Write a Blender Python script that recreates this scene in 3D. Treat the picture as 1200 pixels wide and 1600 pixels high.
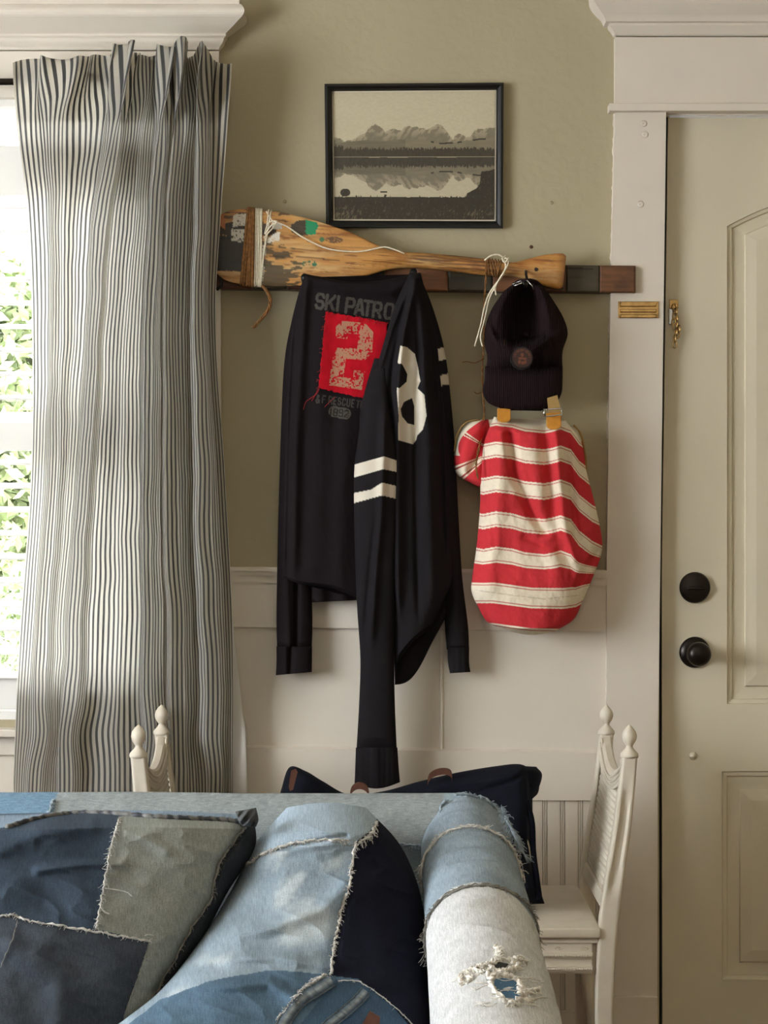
import bpy, bmesh, math, random
import numpy as np
from mathutils import Vector, Matrix
from mathutils.bvhtree import BVHTree

# ---------------------------------------------------------------- camera, light
F = 2993.0; D = 4.1; HC = 1.2166          # focal length (px of 1200x1600), distance to the wall, eye height
S = D / F
scn = bpy.context.scene; COL = scn.collection
for o in list(bpy.data.objects): bpy.data.objects.remove(o)
cd = bpy.data.cameras.new('camera'); cam = bpy.data.objects.new('camera', cd); COL.objects.link(cam)
cam.location = (0, -D, HC); cam.rotation_euler = (math.pi/2, 0, 0)
cd.sensor_fit = 'VERTICAL'; cd.sensor_height = 36; cd.lens = F/1600*36; cd.clip_start = .05
scn.camera = cam
scn.view_settings.view_transform = 'Standard'; scn.view_settings.look = 'None'
scn.view_settings.exposure = -0.17; scn.view_settings.gamma = 1; scn.view_settings.use_curve_mapping = False
wd = bpy.data.worlds.new('sky'); scn.world = wd; wd.use_nodes = True
bg = wd.node_tree.nodes['Background']; bg.inputs[0].default_value = (.93, .965, 1, 1); bg.inputs[1].default_value = 24.0

def area(name, loc, rot, sx, sy, power, col):
    l = bpy.data.lights.new(name, 'AREA'); l.shape = 'RECTANGLE'; l.size = sx; l.size_y = sy
    l.energy = power; l.color = col
    o = bpy.data.objects.new(name, l); COL.objects.link(o); o.location = loc; o.rotation_euler = rot
    return o
# daylight through the side window, plus added fill lamps behind the photographer and overhead
area('side_window_daylight', (-2.55, -2.25, 1.6), (0, -math.pi/2, 0), 1.25, 1.7, 8, (.90, .95, 1))
area('rear_fill_light', (.4, -6.3, 1.75), (math.pi/2, 0, 0), 2.2, 1.3, 19, (1, .94, .84))  # fill added to brighten the back wall; no window stands here
area('warm_overhead_fill', (.2, -3.2, 2.66), (0, 0, 0), .5, .5, 9, (1, .83, .6))  # warm fill added overhead, without a fixture

# ---------------------------------------------------------------- helpers
def P(px, py, d): return ((px-600)*d/F, -D+d, HC-(py-800)*d/F)
def W(px, py, off=0.0): return P(px, py, D-off)
def lin(c):
    c = np.asarray(c, float)/255.0
    return np.where(c <= .04045, c/12.92, ((c+.055)/1.055)**2.4)
def L4(c): return tuple(lin(c))+(1,)

def hsh(a, b, s):
    v = np.sin(a*127.1+b*311.7+s*74.7)*43758.5453
    return v-np.floor(v)
def vn(x, y, s=0):
    x = np.asarray(x, float); y = np.asarray(y, float)
    xi = np.floor(x); yi = np.floor(y); fx = x-xi; fy = y-yi
    fx = fx*fx*(3-2*fx); fy = fy*fy*(3-2*fy)
    a = hsh(xi, yi, s); b = hsh(xi+1, yi, s); c = hsh(xi, yi+1, s); d = hsh(xi+1, yi+1, s)
    return (a*(1-fx)+b*fx)*(1-fy)+(c*(1-fx)+d*fx)*fy
def fbm(x, y, s=0, o=4):
    t = 0; a = .5; n = 0
    for k in range(o):
        t = t+a*vn(x*2**k, y*2**k, s+k*3.1); n += a; a *= .5
    return t/n
def sst(a, b, x):
    t = np.clip((np.asarray(x, float)-a)/(b-a), 0, 1); return t*t*(3-2*t)   # works for b < a too
def inpoly(px, py, poly):
    r = np.zeros(np.shape(px), bool); n = len(poly)
    for i in range(n):
        x0, y0 = poly[i]; x1, y1 = poly[(i+1) % n]
        if y0 == y1: continue
        c = ((y0 > py) != (y1 > py)) & (px < (x1-x0)*(py-y0)/(y1-y0)+x0)
        r ^= c
    return r
def dseg(px, py, pts):
    m = np.full(np.shape(px), 1e9)
    for (x0, y0), (x1, y1) in zip(pts[:-1], pts[1:]):
        dx, dy = x1-x0, y1-y0; q = dx*dx+dy*dy+1e-9
        t = np.clip(((px-x0)*dx+(py-y0)*dy)/q, 0, 1)
        m = np.minimum(m, np.hypot(px-x0-t*dx, py-y0-t*dy))
    return m
def mixc(c, m, new):
    m = np.asarray(m, float)[..., None]; return c*(1-m)+lin(new)*m

def crv(pts, t):
    """Catmull-Rom through pts (n,k), t array in 0..1"""
    p = np.asarray(pts, float); n = len(p)
    if n == 2: return p[0]+(p[1]-p[0])*np.asarray(t)[:, None]
    e = np.vstack([2*p[0]-p[1], p, 2*p[-1]-p[-2]])
    s = np.clip(np.asarray(t), 0, 1)*(n-1); i = np.minimum(s.astype(int), n-2); f = (s-i)[:, None]
    a, b, c, d = e[i], e[i+1], e[i+2], e[i+3]
    return .5*((2*b)+(c-a)*f+(2*a-5*b+4*c-d)*f**2+(3*b-a-3*c+d)*f**3)

# materials
MATS = {}
def mat(name, col=(200, 200, 200), rough=.7, metal=0, bump=None, var=None, attr=False, sheen=0, transl=0, wave=None, aniso=(1, 1, 1), spec=.4, coat=0, streak=None):
    m = bpy.data.materials.new(name); m.use_nodes = True; nt = m.node_tree; N = nt.nodes; Lk = nt.links.new
    b = N['Principled BSDF']; out = N['Material Output']
    b.inputs['Roughness'].default_value = rough; b.inputs['Metallic'].default_value = metal
    b.inputs['Specular IOR Level'].default_value = spec
    b.inputs['Sheen Weight'].default_value = sheen
    if coat: b.inputs['Coat Weight'].default_value = coat; b.inputs['Coat Roughness'].default_value = .25
    tc = N.new('ShaderNodeTexCoord'); mp = N.new('ShaderNodeMapping'); mp.inputs['Scale'].default_value = aniso
    geo = N.new('ShaderNodeNewGeometry'); Lk(geo.outputs['Position'], mp.inputs['Vector'])
    if attr:
        a = N.new('ShaderNodeAttribute'); a.attribute_name = 'Col'; src = a.outputs['Color']
    else:
        r = N.new('ShaderNodeRGB'); r.outputs[0].default_value = L4(col); src = r.outputs[0]
    if var:   # (scale, amount) brightness mottling
        n = N.new('ShaderNodeTexNoise'); n.inputs['Scale'].default_value = var[0]; n.inputs['Detail'].default_value = 6
        Lk(mp.outputs[0], n.inputs['Vector'])
        mr = N.new('ShaderNodeMapRange'); mr.inputs['From Min'].default_value = .3; mr.inputs['From Max'].default_value = .7
        mr.inputs['To Min'].default_value = 1-var[1]; mr.inputs['To Max'].default_value = 1+var[1]
        Lk(n.outputs['Fac'], mr.inputs['Value'])
        mx = N.new('ShaderNodeVectorMath'); mx.operation = 'SCALE'; Lk(src, mx.inputs[0]); Lk(mr.outputs[0], mx.inputs['Scale'])
        src = mx.outputs[0]
    if streak:
        mp2 = N.new('ShaderNodeMapping'); mp2.inputs['Scale'].default_value = (streak[0], streak[1], 1); Lk(tc.outputs['UV'], mp2.inputs['Vector'])
        n = N.new('ShaderNodeTexNoise'); n.inputs['Scale'].default_value = 1; n.inputs['Detail'].default_value = 5; n.inputs['Roughness'].default_value = .7; Lk(mp2.outputs[0], n.inputs['Vector'])
        mr = N.new('ShaderNodeMapRange'); mr.inputs['From Min'].default_value = .3; mr.inputs['From Max'].default_value = .7; mr.inputs['To Min'].default_value = 1-streak[2]; mr.inputs['To Max'].default_value = 1+streak[2]
        Lk(n.outputs['Fac'], mr.inputs['Value']); mx = N.new('ShaderNodeVectorMath'); mx.operation = 'SCALE'; Lk(src, mx.inputs[0]); Lk(mr.outputs[0], mx.inputs['Scale']); src = mx.outputs[0]
        wv = N.new('ShaderNodeTexNoise'); wv.inputs['Scale'].default_value = 950; wv.inputs['Detail'].default_value = 2; Lk(geo.outputs['Position'], wv.inputs['Vector'])
        mr = N.new('ShaderNodeMapRange'); mr.inputs['From Min'].default_value = .35; mr.inputs['From Max'].default_value = .65; mr.inputs['To Min'].default_value = .84; mr.inputs['To Max'].default_value = 1.16
        Lk(wv.outputs['Fac'], mr.inputs['Value']); mx = N.new('ShaderNodeVectorMath'); mx.operation = 'SCALE'; Lk(src, mx.inputs[0]); Lk(mr.outputs[0], mx.inputs['Scale']); src = mx.outputs[0]
    Lk(src, b.inputs['Base Color'])
    prev = None
    for bp in (bump or []):   # (scale, strength, distance)
        n = N.new('ShaderNodeTexNoise'); n.inputs['Scale'].default_value = bp[0]; n.inputs['Detail'].default_value = 4
        Lk(mp.outputs[0], n.inputs['Vector'])
        bn = N.new('ShaderNodeBump'); bn.inputs['Strength'].default_value = bp[1]; bn.inputs['Distance'].default_value = bp[2]
        Lk(n.outputs['Fac'], bn.inputs['Height'])
        if prev: Lk(prev, bn.inputs['Normal'])
        prev = bn.outputs[0]
    if wave:  # (uv waves per unit, axis, distance)
        sp = N.new('ShaderNodeSeparateXYZ'); Lk(tc.outputs['UV'], sp.inputs[0])
        mm = N.new('ShaderNodeMath'); mm.operation = 'MULTIPLY'; mm.inputs[1].default_value = wave[0]*2*math.pi
        Lk(sp.outputs[wave[1]], mm.inputs[0]); sn = N.new('ShaderNodeMath'); sn.operation = 'SINE'; Lk(mm.outputs[0], sn.inputs[0])
        bn = N.new('ShaderNodeBump'); bn.inputs['Strength'].default_value = 1; bn.inputs['Distance'].default_value = wave[2]
        Lk(sn.outputs[0], bn.inputs['Height'])
        if prev: Lk(prev, bn.inputs['Normal'])
        prev = bn.outputs[0]
    if prev: Lk(prev, b.inputs['Normal'])
    if transl:
        t = N.new('ShaderNodeBsdfTranslucent'); Lk(src, t.inputs[0]); ms = N.new('ShaderNodeMixShader'); ms.inputs[0].default_value = transl
        Lk(b.outputs[0], ms.inputs[1]); Lk(t.outputs[0], ms.inputs[2]); Lk(ms.outputs[0], out.inputs[0])
    MATS[name] = m; return m

def wloc(o):
    v = Vector((0, 0, 0))
    while o: v += o.location; o = o.parent
    return v
def tag(o, label=None, cat=None, group=None, kind=None):
    if label: o['label'] = label
    if cat: o['category'] = cat
    if group: o['group'] = group
    if kind: o['kind'] = kind
    return o
def empty(name, loc, label=None, cat=None, group=None, kind=None):
    o = bpy.data.objects.new(name, None); COL.objects.link(o); o.location = loc; o.empty_display_size = .1
    return tag(o, label, cat, group, kind)
def mkobj(name, V, Fc, m, parent=None, smooth=True, col=None, uv=None, flat=None):
    V = np.asarray(V, float); c = (V.min(0)+V.max(0))/2
    me = bpy.data.meshes.new(name); me.from_pydata((V-c).tolist(), [], [list(map(int, f)) for f in Fc] if not isinstance(Fc, np.ndarray) else Fc.tolist())
    if col is not None:
        a = me.color_attributes.new('Col', 'FLOAT_COLOR', 'POINT')
        c4 = np.ones((len(V), 4), np.float32); c4[:, :3] = col; a.data.foreach_set('color', c4.ravel())
    if uv is not None:
        ul = me.uv_layers.new(name='UVMap'); vi = np.empty(len(me.loops), np.int32); me.loops.foreach_get('vertex_index', vi)
        ul.data.foreach_set('uv', np.asarray(uv, np.float32)[vi].ravel())
    if smooth: me.polygons.foreach_set('use_smooth', [True]*len(me.polygons))
    me.materials.append(m if not isinstance(m, str) else MATS[m]); me.update()
    o = bpy.data.objects.new(name, me); COL.objects.link(o)
    base = wloc(parent) if parent else Vector((0, 0, 0))
    o.location = Vector(c)-base; o.parent = parent
    return o
def dup(o, dv, parent='same'):
    c = o.copy(); COL.objects.link(c); c.location = o.location+Vector(dv)
    if parent != 'same': c.parent = parent
    for k in ('label', 'category'):
        if k in c: del c[k]
    for ch in list(o.children):
        d = ch.copy(); COL.objects.link(d); d.parent = c
    return c

class MB:
    def __init__(s): s.v = []; s.f = []
    def add(s, V, Fc):
        n = len(s.v); s.v += [tuple(map(float, p)) for p in V]; s.f += [tuple(int(i)+n for i in f) for f in Fc]; return s
    def box(s, x0, x1, y0, y1, z0, z1, b=0):
        if not b:
            V = [(x, y, z) for z in (z0, z1) for y in (y0, y1) for x in (x0, x1)]
            return s.add(V, [(0, 2, 3, 1), (4, 5, 7, 6), (0, 1, 5, 4), (2, 6, 7, 3), (0, 4, 6, 2), (1, 3, 7, 5)])
        bm = bmesh.new(); bmesh.ops.create_cube(bm, size=1)
        for v in bm.verts:
            v.co = Vector(((x0+x1)/2+v.co.x*(x1-x0), (y0+y1)/2+v.co.y*(y1-y0), (z0+z1)/2+v.co.z*(z1-z0)))
        bmesh.ops.bevel(bm, geom=bm.edges[:], offset=b, segments=2, affect='EDGES', profile=.6)
        bm.verts.index_update()
        s.add([v.co[:] for v in bm.verts], [[v.index for v in f.verts] for f in bm.faces]); bm.free(); return s
    def wbox(s, px0, px1, py0, py1, o0, o1, b=0):
        """box whose front face (o1 m off the wall) shows at those photograph pixels"""
        x0, _, z1 = W(px0, py0, o1); x1, _, z0 = W(px1, py1, o1)
        return s.box(x0, x1, -o1, -o0, z0, z1, b)
    def tube(s, pts, r, n=8, closed=False):
        pts = [Vector(p) for p in pts]; k = len(pts)
        rr = r if hasattr(r, '__len__') else [r]*k
        up = None; V = []; 
        for i, p in enumerate(pts):
            a = pts[i-1] if (i or closed) else p; b = pts[(i+1) % k] if (i < k-1 or closed) else p
            t = (b-a).normalized()
            if up is None:
                up = t.cross(Vector((.3, .1, .9))); 
                if up.length < .01: up = t.cross(Vector((1, 0, 0)))
            up = (up-t*up.dot(t)).normalized(); w = t.cross(up)
            for j in range(n):
                q = 2*math.pi*j/n; V.append(p+(up*math.cos(q)+w*math.sin(q))*rr[i])
        Fc = []
        for i in range(k if closed else k-1):
            i2 = (i+1) % k
            for j in range(n): Fc.append((i*n+j, i*n+(j+1) % n, i2*n+(j+1) % n, i2*n+j))
        if not closed: Fc += [tuple(range(n-1, -1, -1)), tuple(range((k-1)*n, k*n))]
        return s.add(V, Fc)
    def lathe(s, prof, o, ax='z', n=24):
        """prof: (radius, height) along axis ax ('z' up or 'y' towards the room)"""
        V = []; 
        for r, h in prof:
            for j in range(n):
                q = 2*math.pi*j/n; a, b = r*math.cos(q), r*math.sin(q)
                V.append((o[0]+a, o[1]+b, o[2]+h) if ax == 'z' else (o[0]+a, o[1]-h, o[2]+b))
        k = len(prof); Fc = [(i*n+j, i*n+(j+1) % n, (i+1)*n+(j+1) % n, (i+1)*n+j) for i in range(k-1) for j in range(n)]
        Fc += [tuple(range(n-1, -1, -1)), tuple(range((k-1)*n, k*n))]
        return s.add(V, Fc)
    def build(s, name, m, parent=None, smooth=False):
        o = mkobj(name, s.v, s.f, m, parent, smooth)
        return o

def shade(o, ang=35):
    """smooth shading below an angle only"""
    me = o.data; me.polygons.foreach_set('use_smooth', [True]*len(me.polygons))
    try: me.set_sharp_from_angle(angle=math.radians(ang))
    except Exception: pass
    return o

def loft(name, Lc, Rc, m, parent=None, nu=40, nv=60, tf=.02, tb=.02, p=2.0, relief=None, color=None, sag=None, off=False, cap=.08, nb=12, uvs=.01):
    """closed cloth volume between two edge curves given as (px, py, d-or-off).  tf / tb: bulge towards / away from the room"""
    t = np.linspace(0, 1, nv); A = crv(Lc, t); B = crv(Rc, t)
    if off: A[:, 2] = D-A[:, 2]; B[:, 2] = D-B[:, 2]
    uf = (1-np.cos(np.linspace(0, 1, nu)*math.pi))/2*.45+np.linspace(0, 1, nu)*.55
    ub = np.linspace(1, 0, nb+2)[1:-1]
    u = np.concatenate([uf, ub]); front = np.concatenate([np.ones(nu), np.zeros(nb)])
    U, Vv = np.meshgrid(u, t); Fr = np.tile(front, (nv, 1))
    pos = A[:, None, :]*(1-U[..., None])+B[:, None, :]*U[..., None]
    px, py, d = pos[..., 0], pos[..., 1], pos[..., 2]
    if sag is not None: py = py+sag(U, Vv)
    sh = np.clip(1-np.abs(2*U-1)**p, 0, 1)**(1/p)
    cp = np.sqrt(np.clip(np.minimum(Vv, 1-Vv)/cap, 0.02, 1)) if cap else 1
    sh = sh*cp
    rel = relief(px, py, U, Vv) if relief is not None else 0
    d = np.where(Fr > .5, d-tf*sh-rel*np.clip(sh*1.6, 0, 1), d+tb*sh)
    V = np.stack([(px-600)*d/F, -D+d, HC-(py-800)*d/F], -1).reshape(-1, 3)
    n = nu+nb; i = np.arange(nv-1)[:, None]*n; j = np.arange(n)[None, :]; j2 = (j+1) % n
    Q = np.stack([i+j, i+n+j, i+n+j2, i+j2], -1).reshape(-1, 4).tolist()
    Q += [list(range(n)), list(range(nv*n-1, (nv-1)*n-1, -1))]
    col = color(px, py, U, Vv).reshape(-1, 3) if color is not None else None
    uv = np.stack([px*uvs, py*uvs], -1).reshape(-1, 2)
    o = mkobj(name, V, Q, m, parent, True, col, uv)
    o['_n'] = 0; del o['_n']
    o_bvh[o.name] = (V, Q)
    return o
o_bvh = {}; _bc = {}
def hit(o, px, py, lift=0.0):
    """point of object o seen at a photograph pixel, lifted towards the viewer"""
    if o.name not in _bc:
        V, Q = o_bvh[o.name]; _bc[o.name] = BVHTree.FromPolygons([tuple(v) for v in V], Q)
    org = Vector((0, -D, HC)); dr = (Vector(P(px, py, 1.0))-org).normalized()
    h = _bc[o.name].ray_cast(org, dr)
    if h[0] is None: return None
    return h[0]-dr*lift
def onpath(o, pts, n, lift=.003, smooth=True):
    q = crv(np.array(pts, float), np.linspace(0, 1, n)) if smooth else np.array([np.interp(np.linspace(0, 1, n), np.linspace(0, 1, len(pts)), [p[k] for p in pts]) for k in (0, 1)]).T
    r = []; 
    for a, b in q:
        h = hit(o, a, b, lift)
        if h is not None: r.append(h)
    return r

# ---------------------------------------------------------------- materials
mat('sage_plaster', (167, 157, 129), .85, bump=[(70, .35, .003), (14, .5, .006)], var=(3, .04))
mat('white_paint', (212, 203, 189), .5, bump=[(90, .15, .001)], var=(6, .03))
mat('warm_white_paint', (206, 197, 180), .55, bump=[(110, .2, .001)], var=(7, .04))
mat('door_paint', (204, 195, 172), .45, bump=[(130, .22, .0015)], var=(5, .05), aniso=(1, 1, .6))
mat('ceiling_paint', (225, 220, 208), .9)
mat('wood_floor', (120, 84, 55), .45, var=(8, .3), aniso=(1, 6, 1))
mat('shutter_white', (232, 230, 224), .5)
mat('dark_gap', (22, 22, 20), .8)
mat('brass', (172, 140, 90), .22, metal=1, var=(60, .25))
mat('dark_bronze', (34, 27, 23), .32, metal=.7, spec=.6)
mat('black_iron', (18, 17, 17), .4, metal=.3)
mat('steel', (190, 190, 188), .25, metal=1)
mat('black_frame', (13, 13, 13), .38)
mat('ivory_card', (206, 198, 176), .8)
mat('print', attr=True, rough=.42)
mat('board', attr=True, rough=.5, bump=[(40, .3, .001)], aniso=(1, 8, 8))
mat('paddle_wood', attr=True, rough=.38, bump=[(30, .25, .001)], aniso=(1, 8, 8), coat=.3)
mat('jute', (128, 88, 48), .95, bump=[(500, .8, .001)], var=(150, .35))
mat('white_twine', (214, 204, 180), .9, bump=[(600, .6, .0006)], var=(200, .12))
mat('shirt_cloth', attr=True, rough=.95, bump=[(900, .25, .0005), (14, .35, .006)], spec=.06)
mat('red_felt', attr=True, rough=.95, bump=[(700, .4, .0006), (50, .4, .002)], spec=.1)
mat('red_thread', (150, 30, 32), .9)
mat('cap_cord', (38, 27, 29), .95, bump=[(700, .3, .0004)], wave=(33, 0, .0016), spec=.06)
mat('cap_lining', (20, 14, 17), .95)
mat('cap_patch', attr=True, rough=.8, bump=[(500, .4, .0005)])
mat('bag_canvas', attr=True, rough=.95, bump=[(800, .4, .0005), (22, .4, .004)], spec=.1)
mat('mustard_leather', (190, 128, 38), .6, bump=[(200, .3, .0005)], var=(60, .12))
mat('webbing', (158, 128, 78), .9, bump=[(700, .5, .0005)])
mat('navy_canvas', (18, 21, 31), .9, bump=[(900, .35, .0005), (16, .45, .008)], var=(40, .15), spec=.12)
mat('brown_leather', (84, 50, 36), .55, bump=[(150, .3, .0006)], var=(70, .2))
mat('bench_paint', (206, 197, 180), .42, bump=[(60, .25, .001)], var=(25, .05))
mat('denim', attr=True, rough=.95, bump=[(900, .6, .0009), (70, .3, .0015), (24, .4, .004)], spec=.12, streak=(60, 7, .26))
mat('fray', (186, 184, 179), .95, var=(160, .3))
mat('cream_cord', (214, 210, 201), .95, var=(120, .2))
mat('fray_grey', (120, 118, 112), .95, var=(120, .35))
mat('fray_blue', (142, 156, 166), .95, var=(120, .3))
mat('leaf', attr=True, rough=.6)
mat('pavement', (190, 188, 184), .9, var=(2, .08))

# ticking stripe, running down the cloth
def ticking(name, transl):
    m = mat(name, transl=0, rough=.95, bump=[(700, .3, .0004)], spec=.1); nt = m.node_tree; N = nt.nodes; Lk = nt.links.new
    b = N['Principled BSDF']; tc = N.new('ShaderNodeTexCoord'); sp = N.new('ShaderNodeSeparateXYZ'); Lk(tc.outputs['UV'], sp.inputs[0])
    fr = N.new('ShaderNodeMath'); fr.operation = 'FRACT'; Lk(sp.outputs[0], fr.inputs[0])
    r = N.new('ShaderNodeValToRGB'); Lk(fr.outputs[0], r.inputs[0]); cr = r.color_ramp
    w = L4((244, 241, 234)); g = L4((138, 139, 139))
    cr.elements[0].position = 0; cr.elements[0].color = w; cr.elements[1].position = 1; cr.elements[1].color = w
    for p, c in ((.50, w), (.56, g), (.93, g), (.98, w)):
        e = cr.elements.new(p); e.color = c
    Lk(r.outputs[0], b.inputs['Base Color'])
    t = N.new('ShaderNodeBsdfTranslucent'); Lk(r.outputs[0], t.inputs[0]); ms = N.new('ShaderNodeMixShader'); ms.inputs[0].default_value = transl
    Lk(b.outputs[0], ms.inputs[1]); Lk(t.outputs[0], ms.inputs[2]); Lk(ms.outputs[0], N['Material Output'].inputs[0])
ticking('ticking', .8)
mat('lining_cloth', (228, 225, 220), .95, transl=.3)
g = bpy.data.materials.new('window_glass'); g.use_nodes = True; nt = g.node_tree
for n in list(nt.nodes): nt.nodes.remove(n)
o_ = nt.nodes.new('ShaderNodeOutputMaterial'); tr = nt.nodes.new('ShaderNodeBsdfTransparent'); gl = nt.nodes.new('ShaderNodeBsdfGlossy'); gl.inputs['Roughness'].default_value = .02
fr_ = nt.nodes.new('ShaderNodeFresnel'); mx_ = nt.nodes.new('ShaderNodeMixShader')
nt.links.new(fr_.outputs[0], mx_.inputs[0]); nt.links.new(tr.outputs[0], mx_.inputs[1]); nt.links.new(gl.outputs[0], mx_.inputs[2]); nt.links.new(mx_.outputs[0], o_.inputs[0])
MATS['window_glass'] = g

# ---------------------------------------------------------------- room shell
def X(px): return (px-600)*S
def Zp(py): return HC-(py-800)*S
FLOOR = 0.0; CEIL = 2.72; XL = -2.7; XR = 1.9; YB = -6.5; TH = .14
def struct(o, label=None):
    o['kind'] = 'structure'
    if label: o['label'] = label
    o['category'] = 'room'
    return o
def prism(mb, poly, o0, o1, b=0):
    """vertical slab with a polygon front, photograph pixels on the wall plane at its own depth"""
    f = [W(x, y, o1) for x, y in poly]; k = [(p[0], -o0, p[2]) for p in f]; n = len(poly)
    return mb.add(f+k, [tuple(range(n)), tuple(range(2*n-1, n-1, -1))]+[(i, n+i, n+(i+1) % n, (i+1) % n) for i in range(n)])
wx0, wx1, wz0, wz1 = X(-420), X(268), Zp(1120), Zp(150)
dx0, dx1, dz1 = X(1030), X(1645), Zp(172)
mb = MB()
for a in ((XL-TH, wx0, 0, CEIL), (wx0, wx1, 0, wz0), (wx0, wx1, wz1, CEIL), (wx1, dx0, 0, CEIL), (dx0, dx1, dz1, CEIL), (dx1, XR+TH, 0, CEIL)):
    mb.box(a[0], a[1], 0, TH, a[2], a[3])
wall = struct(mb.build('wall_back', 'sage_plaster'), 'sage green textured plaster wall behind the hanging clothes')
mb = MB()
for a in ((YB-TH, -3.15, 0, CEIL), (-1.35, TH, 0, CEIL), (-3.15, -1.35, 0, .85), (-3.15, -1.35, 2.15, CEIL)):
    mb.box(XL-TH, XL, a[0], a[1], a[2], a[3])
struct(mb.build('wall_left', 'sage_plaster'), 'sage green wall at the left, outside the frame')
struct(MB().box(XR, XR+TH, YB-TH, TH, 0, CEIL).build('wall_right', 'sage_plaster'), 'sage green wall at the right, outside the frame')
struct(MB().box(XL-TH, XR+TH, YB-TH, YB, 0, CEIL).build('wall_front', 'sage_plaster'), 'sage green wall behind the photographer')
struct(MB().box(XL-TH, XR+TH, YB-TH, TH, -.1, 0).build('floor', 'wood_floor'), 'brown wooden floor under the sofa and bench')
struct(MB().box(XL-TH, XR+TH, YB-TH, TH, CEIL, CEIL+.1).build('ceiling', 'ceiling_paint'), 'off-white ceiling above the frame')
# painted-over screw anchors in the plaster
for (a, b) in ((445, 315), (862, 317), (830, 386)):
    m = MB(); x, y, z = W(a, b, 0); m.lathe([(.0035, 0), (.004, .002), (.002, .0035), (.0015, .002)], (x, 0, z), 'y', 10)
    m.build('screw_anchor', 'brown_leather' if a == 830 else 'sage_plaster', wall)

# wainscot: boards, chair rail, bead board planks
wn = empty('trim_1', (X(650), 0, .4), 'white painted wainscot with chair rail below the hanging clothes', 'room', kind='structure')
m = MB(); prism(m, [(346, 886), (948, 891), (948, 897), (346, 892)], 0, .034)
prism(m, [(346, 892), (948, 897), (948, 903), (346, 898)], 0, .026); prism(m, [(346, 898), (948, 903), (948, 915), (346, 910)], 0, .019)
m.build('chair_rail', 'white_paint', wn)
m = MB(); prism(m, [(346, 910), (948, 915), (948, 987), (346, 979)], 0, .013); m.build('top_board', 'white_paint', wn)
m = MB(); prism(m, [(346, 979), (687, 984), (687, 1173), (346, 1169)], 0, .003); m.build('panel', 'white_paint', wn)
m = MB(); prism(m, [(693, 984), (948, 987), (948, 1178), (693, 1174)], 0, .003); m.build('panel', 'white_paint', wn)
m = MB(); m.tube([W(690, 984, .003), W(690, 1174, .003)], .0045, 10); m.build('panel_bead', 'white_paint', wn)
m = MB(); prism(m, [(346, 1168), (948, 1177), (948, 1251), (346, 1249)], 0, .013); m.build('lower_board', 'white_paint', wn)
m = MB(); 
f0 = [W(346, 1164, .003), W(948, 1173, .003), W(948, 1177.5, .013), W(346, 1168.5, .013)]; m.add(f0, [(0, 3, 2, 1)]); m.build('board_bevel', 'white_paint', wn)
x0 = 354.0; first = None; pw = 27.8
while x0 < 946:
    if first is None:
        m = MB(); m.wbox(x0, x0+pw-7.5, 1251, 1580, 0, .0065, .0012)
        m.wbox(x0+pw-6.6, x0+pw-4.2, 1251, 1580, 0, .006, .0012); m.wbox(x0+pw-3.4, x0+pw-1.0, 1251, 1580, 0, .006, .0012)
        first = m.build('plank', 'white_paint', wn)
    else: dup(first, ((x0-354)*S, 0, 0))
    x0 += pw
b0 = MB().box(X(346), X(948), -.014, 0, 0, Zp(1578)); struct(b0.build('baseboard_back', 'white_paint'), 'white baseboard behind the bench')

# door casing and crown
def crown(mb, xe, sgn, prof, xfar, t):
    """mitred crown: prof (projection px, py); xe end of the frieze, sgn side the return faces"""
    V = []
    for p, y in prof:
        pr = p*S; z = Zp(y)
        V += [(X(xe)+sgn*pr, 0, z), (X(xe)+sgn*pr, -(t+pr), z), (X(xfar), -(t+pr), z)]
    n = len(prof); Fc = []
    for i in range(n-1):
        for k in (0, 1): Fc.append((i*3+k, i*3+k+1, (i+1)*3+k+1, (i+1)*3+k))
    V += [(X(xfar), 0, Zp(prof[0][1])), (X(xfar), 0, Zp(prof[-1][1]))]
    Fc += [(0, 1, 2, len(V)-2), (n*3-3, len(V)-1, n*3-1, n*3-2)]
    mb.add(V, Fc)
def densify(pr, n=40):
    q = crv(np.array(pr, float), np.linspace(0, 1, n)); return [tuple(a) for a in q]
dc = empty('trim_2', (X(995), 0, 0), 'white door casing with crown moulding around the off-white door', 'room', kind='structure')
m = MB(); crown(m, 961, -1, [(44, -22), (44, -8)]+densify([(41, -6), (41, 6), (38, 16), (30, 26), (22, 34), (18, 42)], 14)+[(12, 43), (11, 47)]+densify([(10, 48), (6, 53), (3, 58)], 6)+[(0, 60)], 1700, .022)
m.build('crown_moulding', 'white_paint', dc)
MB().wbox(961, 1700, 58, 162, 0, .022).build('frieze', 'white_paint', dc)
MB().wbox(952, 1700, 161, 173, 0, .036, .002).build('cap_strip', 'white_paint', dc)
m = MB(); prism(m, [(961, 172), (1041, 172), (1034, 700), (1028, 1180), (1027, 1558), (948, 1558), (948, 890), (953, 520)], 0, .02); m.build('casing_board', 'white_paint', dc)
m = MB(); m.wbox(946, 1028, 1557, 1688, 0, .026, .003); m.build('plinth_block', 'white_paint', dc)
m = MB(); prism(m, [(1030, 176), (1046, 176), (1040, 1690), (1020, 1690)], -.06, -.024); m.build('gap_shade_strip', 'dark_gap', dc)  # near-black strip stands in for the shade in the door gap
m = MB(); m.box(X(1030), X(1700), -.004, .05, Zp(180), Zp(172)); m.build('head_jamb', 'white_paint', dc)
# crumbling caulk along the casing
random.seed(4); pts = []
for i in range(150):
    y = 175+i*4.75; x = np.interp(y, [172, 520, 890], [961, 953, 948]); pts.append(W(x-.6+random.uniform(-1.2, 1.2), y, .001))
MB().tube(pts, [random.uniform(.0008, .0028) for _ in pts], 6).build('caulk_bead', 'warm_white_paint', dc, True)
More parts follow.
